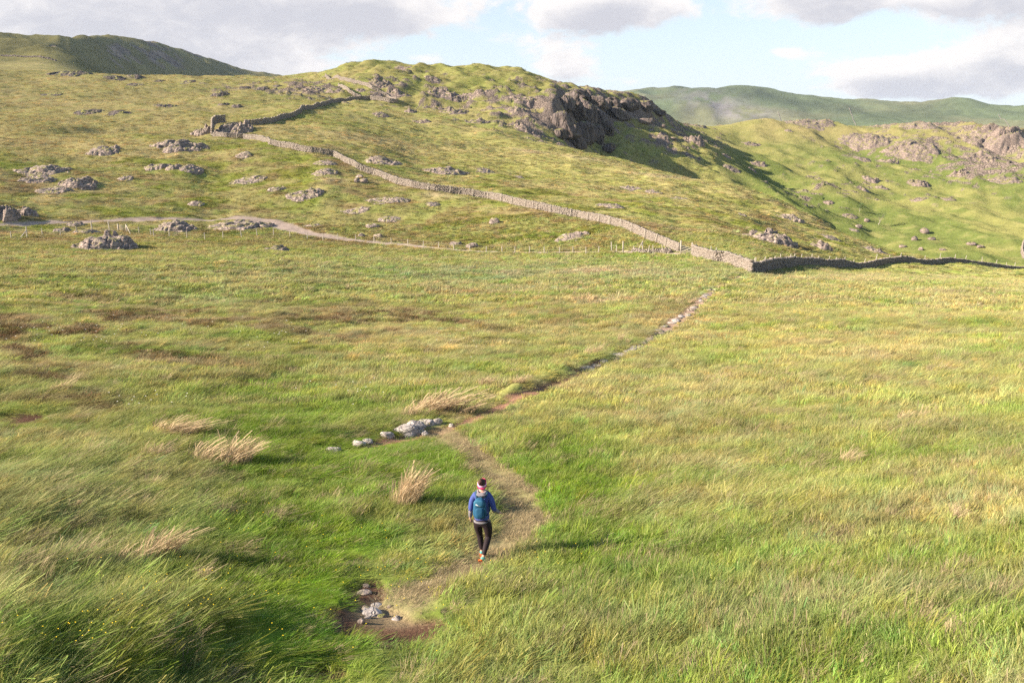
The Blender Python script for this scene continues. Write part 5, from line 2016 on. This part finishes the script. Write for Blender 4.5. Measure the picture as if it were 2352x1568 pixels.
# clothes
leg_k = [Vector((0, .10, .97)), Vector((0, .085, .86)), Vector((-.092, .09, .82)), Vector((-.082, .17, .68)), 'lkn', Vector((-.035, .22, .32)), Vector((-.012, .20, .15)),
         Vector((.092, .09, .82)), Vector((.122, .10, .66)), 'rkn', Vector((.085, -.01, .36)), Vector((.04, -.14, .20))]
chain(leg_k, [(0, 1), (1, 2), (2, 3), (3, 4), (4, 5), (5, 6), (1, 7), (7, 8), (8, 9), (9, 10), (10, 11)],
      [(.155, .12), (.17, .135), (.108, .12), .094, .064, .064, .042, (.108, .12), .098, .066, .066, .044], "leggings", M_LEG, person)
jk = [Vector((0, .10, .80)), Vector((0, .10, .96)), Vector((0, .105, 1.08)), Vector((0, .125, 1.22)), Vector((0, .14, 1.34)), Vector((0, .15, 1.395)),
      Vector((-.13, .135, 1.355)), Vector((-.19, .12, 1.26)), 'lel', Vector((-.22, .12, 1.02)), Vector((.13, .135, 1.355)), Vector((.19, .11, 1.26)), 'rel', Vector((.255, .095, 1.06))]
chain(jk, [(0, 1), (1, 2), (2, 3), (3, 4), (4, 5), (4, 6), (6, 7), (7, 8), (8, 9), (4, 10), (10, 11), (11, 12), (12, 13)],
      [(.168, .125), (.165, .122), (.14, .11), (.155, .112), (.12, .085), .06, .072, .066, .054, .05, .072, .066, .054, .05], "jacket", M_JKT, person)
# (the hem is added below, once ring() is known)
chain([Vector((-.219, .118, 1.04)), Vector((-.228, .145, .95)), Vector((-.235, .168, .875))], [(0, 1), (1, 2)], [.051, .042, .036], "sleeve", M_GREY, person)
chain([Vector((.25, .085, 1.075)), Vector((.285, .15, 1.01)), Vector((.322, .215, .958))], [(0, 1), (1, 2)], [.051, .042, .036], "sleeve", M_GREY, person)


def ring(name, c, R1, R2, r, mat, parent, tilt=(0, 0, 0), nm=28, nn=10, flat=1.0, wob=0.0, arc=(0, 2 * PI)):
    vs, fs_ = [], []
    full = abs(arc[1] - arc[0] - 2 * PI) < 1e-3
    for i in range(nm + (0 if full else 1)):
        a = arc[0] + (arc[1] - arc[0]) * i / nm
        for j in range(nn):
            b_ = j * 2 * PI / nn
            rr_ = r * (1 + wob * math.sin(a * 5 + j))
            vs.append(((R1 + rr_ * math.cos(b_)) * math.cos(a), (R2 + rr_ * math.cos(b_)) * math.sin(a), rr_ * flat * math.sin(b_)))
    cnt_ = nm if full else nm
    M = nm + (0 if full else 1)
    for i in range(cnt_):
        for j in range(nn):
            fs_.append((i * nn + j, ((i + 1) % M) * nn + j, ((i + 1) % M) * nn + (j + 1) % nn, i * nn + (j + 1) % nn))
    me = mesh_from(name, vs, fs_, mat, True)
    o = obj(name, me, parent, c)
    o.rotation_euler = tilt
    return o


ring("hem", (0, .10, .835), .150, .108, .014, M_GREY, person, (.08, 0, 0), flat=1.7, wob=.06)
# hood bunched round the neck
for k, (dz, r1, r) in enumerate([(1.392, .088, .036), (1.425, .078, .03), (1.405, .10, .022)]):
    ring("hood", (0, .128 - .012 * k, dz), r1, r1 * .85, r, M_GREY, person, (.35 - .1 * k, 0, 0), wob=.2)
hc = Vector((0, .19, 1.56))
# hair: a cap and a knot tied at the back
v, f = ico(4)
keepv = v.copy()
n_ = fbm(v[:, 0] * 6, v[:, 1] * 6 + v[:, 2] * 5, 5, 3)
hv_ = v * (1 + .05 * n_)[:, None] * np.array([.083, .098, .098])
ff = f[(v[f].mean(1)[:, 1] < .35) | (v[f].mean(1)[:, 2] > .45)]
obj("hair", mesh_from("hair", hv_, ff, M_HAIR, True), person, hc + Vector((0, 0, .012)))
hb_ = ico(3)
for k, (dx, dy, dz, s) in enumerate([(-.02, -.075, .075, .040), (-.035, -.085, .05, .032), (.0, -.08, .06, .03), (-.02, -.06, .105, .03)]):
    vv_ = hb_[0] * (1 + .16 * fbm(hb_[0][:, 0] * 5 + k, hb_[0][:, 1] * 5 + hb_[0][:, 2] * 4, 9 + k, 3))[:, None] * s
    obj("hair_knot", mesh_from("hair_knot", vv_, hb_[1], M_HAIR, True), person, hc + Vector((dx, dy, dz)))
ring("headband", hc + Vector((0, .003, .005)), .080, .092, .010, M_PINK, person, (.42, .05, 0), flat=3.6)
ring("headband_edge", hc + Vector((0, .0, -.032)), .079, .091, .012, M_RED, person, (.38, .05, 0), flat=1.6)
ring("headband_edge", hc + Vector((.012, .0, .055)), .066, .078, .010, M_RED, person, (.42, .1, 0), flat=1.2, arc=(-1.4, 1.9))
for sx in (-1, 1):
    vv_ = ico(2)[0] * np.array([.010, .018, .026])
    obj("ear", mesh_from("ear", vv_, ico(2)[1], M_SKIN, True), person, hc + Vector((sx * .082, .01, -.03)))
vv_ = ico(2)[0] * np.array([.013, .018, .02])
obj("nose", mesh_from("nose", vv_, ico(2)[1], M_SKIN, True), person, hc + Vector((0, .098, -.03)))
for sx in (-1, 1):
    obj("eye", mesh_from("eye", ico(2)[0] * .011, ico(2)[1], M_DARK, True), person, hc + Vector((sx * .03, .085, .0)))
obj("mouth", mesh_from("mouth", ico(2)[0] * np.array([.022, .008, .006]), ico(2)[1], M_RED, True), person, hc + Vector((0, .086, -.065)))


def shoe(ank, toe, parent, lift=0.0):
    a = J[ank]
    t = J[toe]
    d = (t - a)
    d.normalize()
    me = skin_mesh("shoe", [a + Vector((0, 0, .03)), a - Vector((0, 0, .03)) - d * .02, a.lerp(t, .55), t], [(0, 1), (1, 2), (2, 3)], [(.046, .046), (.05, .045), (.05, .036), (.046, .026)], 0, 2, M_SHOE)
    obj("shoe", me, parent)
    return d


shoe('lan', 'ltoe', person)
shoe('ran', 'rtoe', person)


def sole(heel, toe, nrm, parent):
    d = (toe - heel)
    L = d.length
    d.normalize()
    side = d.cross(nrm).normalized()
    vs, fs_ = [], []
    prof = [(0, .028), (.08, .042), (.3, .042), (.5, .038), (.75, .054), (.92, .042), (1.0, .02)]
    for (s, w) in prof:
        for (sg, th) in ((-1, 0), (1, 0), (1, .022), (-1, .022)):
            p = heel + d * L * s + side * w * sg + nrm * th
            vs.append(tuple(p))
    for i in range(len(prof) - 1):
        for j in range(4):
            fs_.append((i * 4 + j, i * 4 + (j + 1) % 4, (i + 1) * 4 + (j + 1) % 4, (i + 1) * 4 + j))
    fs_ += [(0, 3, 2, 1), (24, 25, 26, 27)]
    obj("sole", mesh_from("sole", vs, fs_, M_SOLE), parent)


# rear shoe: heel up, sole towards the viewer
sole(Vector((-.02, -.255, .19)), Vector((.055, -.10, -.06)), Vector((.05, -.78, -.5)).normalized(), person)
sole(J['lan'] + Vector((0, -.04, -.10)), J['ltoe'] + Vector((0, .05, -.045)), Vector((0, 0, -1)), person)
person.rotation_euler = (0, 0, math.radians(-2))

# backpack: rests on the walker's back, a thing of its own
pack = empty("backpack", base.copy(), "teal-blue rucksack worn on the walker's back", "backpack")
v, f = ico(4)
sx = np.sign(v) * np.abs(v) ** .72
bx_ = sx * np.array([.128, .085, .215])
bx_[:, 0] *= (1 - .16 * (sx[:, 2]))
bx_[:, 1] *= (1 - .15 * sx[:, 2])
bx_ = bx_ * (1 + .03 * fbm(v[:, 0] * 4, v[:, 2] * 4, 15, 3))[:, None]
obj("pack_body", mesh_from("pack_body", bx_, f, M_PACK, True), pack, Vector((-.03, -.035, 1.155)))
px2 = np.sign(v) * np.abs(v) ** .7 * np.array([.10, .035, .075])
obj("top_pocket", mesh_from("top_pocket", px2, f, M_PACK2, True), pack, Vector((-.045, -.098, 1.275)))
px3 = np.sign(v) * np.abs(v) ** .7 * np.array([.085, .04, .12])
obj("front_pocket", mesh_from("front_pocket", px3, f, M_PACK, True), pack, Vector((-.03, -.098, 1.08)))
bar("zip", (-.10, -.137, 1.275), (-.02, -.137, 1.235), .006, .012, pack, M_WHITE)
bar("side_strap", (.055, -.10, 1.32), (.075, -.10, 1.02), .012, .012, pack, M_DARK)
bar("side_strap", (-.125, -.08, 1.30), (-.115, -.09, 1.0), .012, .012, pack, M_DARK)
for s in (-1, 1):
    me = skin_mesh("shoulder_strap", [Vector((s * .075 - .015, .02, 1.33)), Vector((s * .098, .07, 1.425)), Vector((s * .105, .16, 1.44)), Vector((s * .12, .235, 1.36)), Vector((s * .13, .25, 1.2)), Vector((s * .14, .15, 1.02)), Vector((s * .10, .0, .99))],
                   [(i, i + 1) for i in range(6)], [(.024, .010)] * 7, 0, 1, M_DARK)
    obj("shoulder_strap", me, pack)
ring("haul_loop", (-.02, .0, 1.375), .028, .014, .006, M_DARK, pack, (PI / 2, 0, 0))
pack.rotation_euler = (0, 0, math.radians(-2))


# ------------------------------------------------------------------ haze
HZ = True
if HZ:
    x0, x1, y0, y1, z0, z1 = -5700, 5700, -5700, 5700, float(ZG.min()) - 1.0, max(float(ZG.max()), 5.0) + 3.0
    hv = [(x, y, z) for z in (z0, z1) for y in (y0, y1) for x in (x0, x1)]
    hf = [(0, 2, 3, 1), (4, 5, 7, 6), (0, 1, 5, 4), (2, 6, 7, 3), (0, 4, 6, 2), (1, 3, 7, 5)]
    me = mesh_from("haze", hv, hf)
    m, t = new_mat("haze_air")
    vol = t.new('ShaderNodeVolumePrincipled', {'Color': (.62, .78, 1.0, 1), 'Density': .00004, 'Anisotropy': 0.1})
    t.new('ShaderNodeOutputMaterial', {1: vol.outputs[0]})
    me.materials.append(m)
    tag(obj("haze", me), kind='stuff')
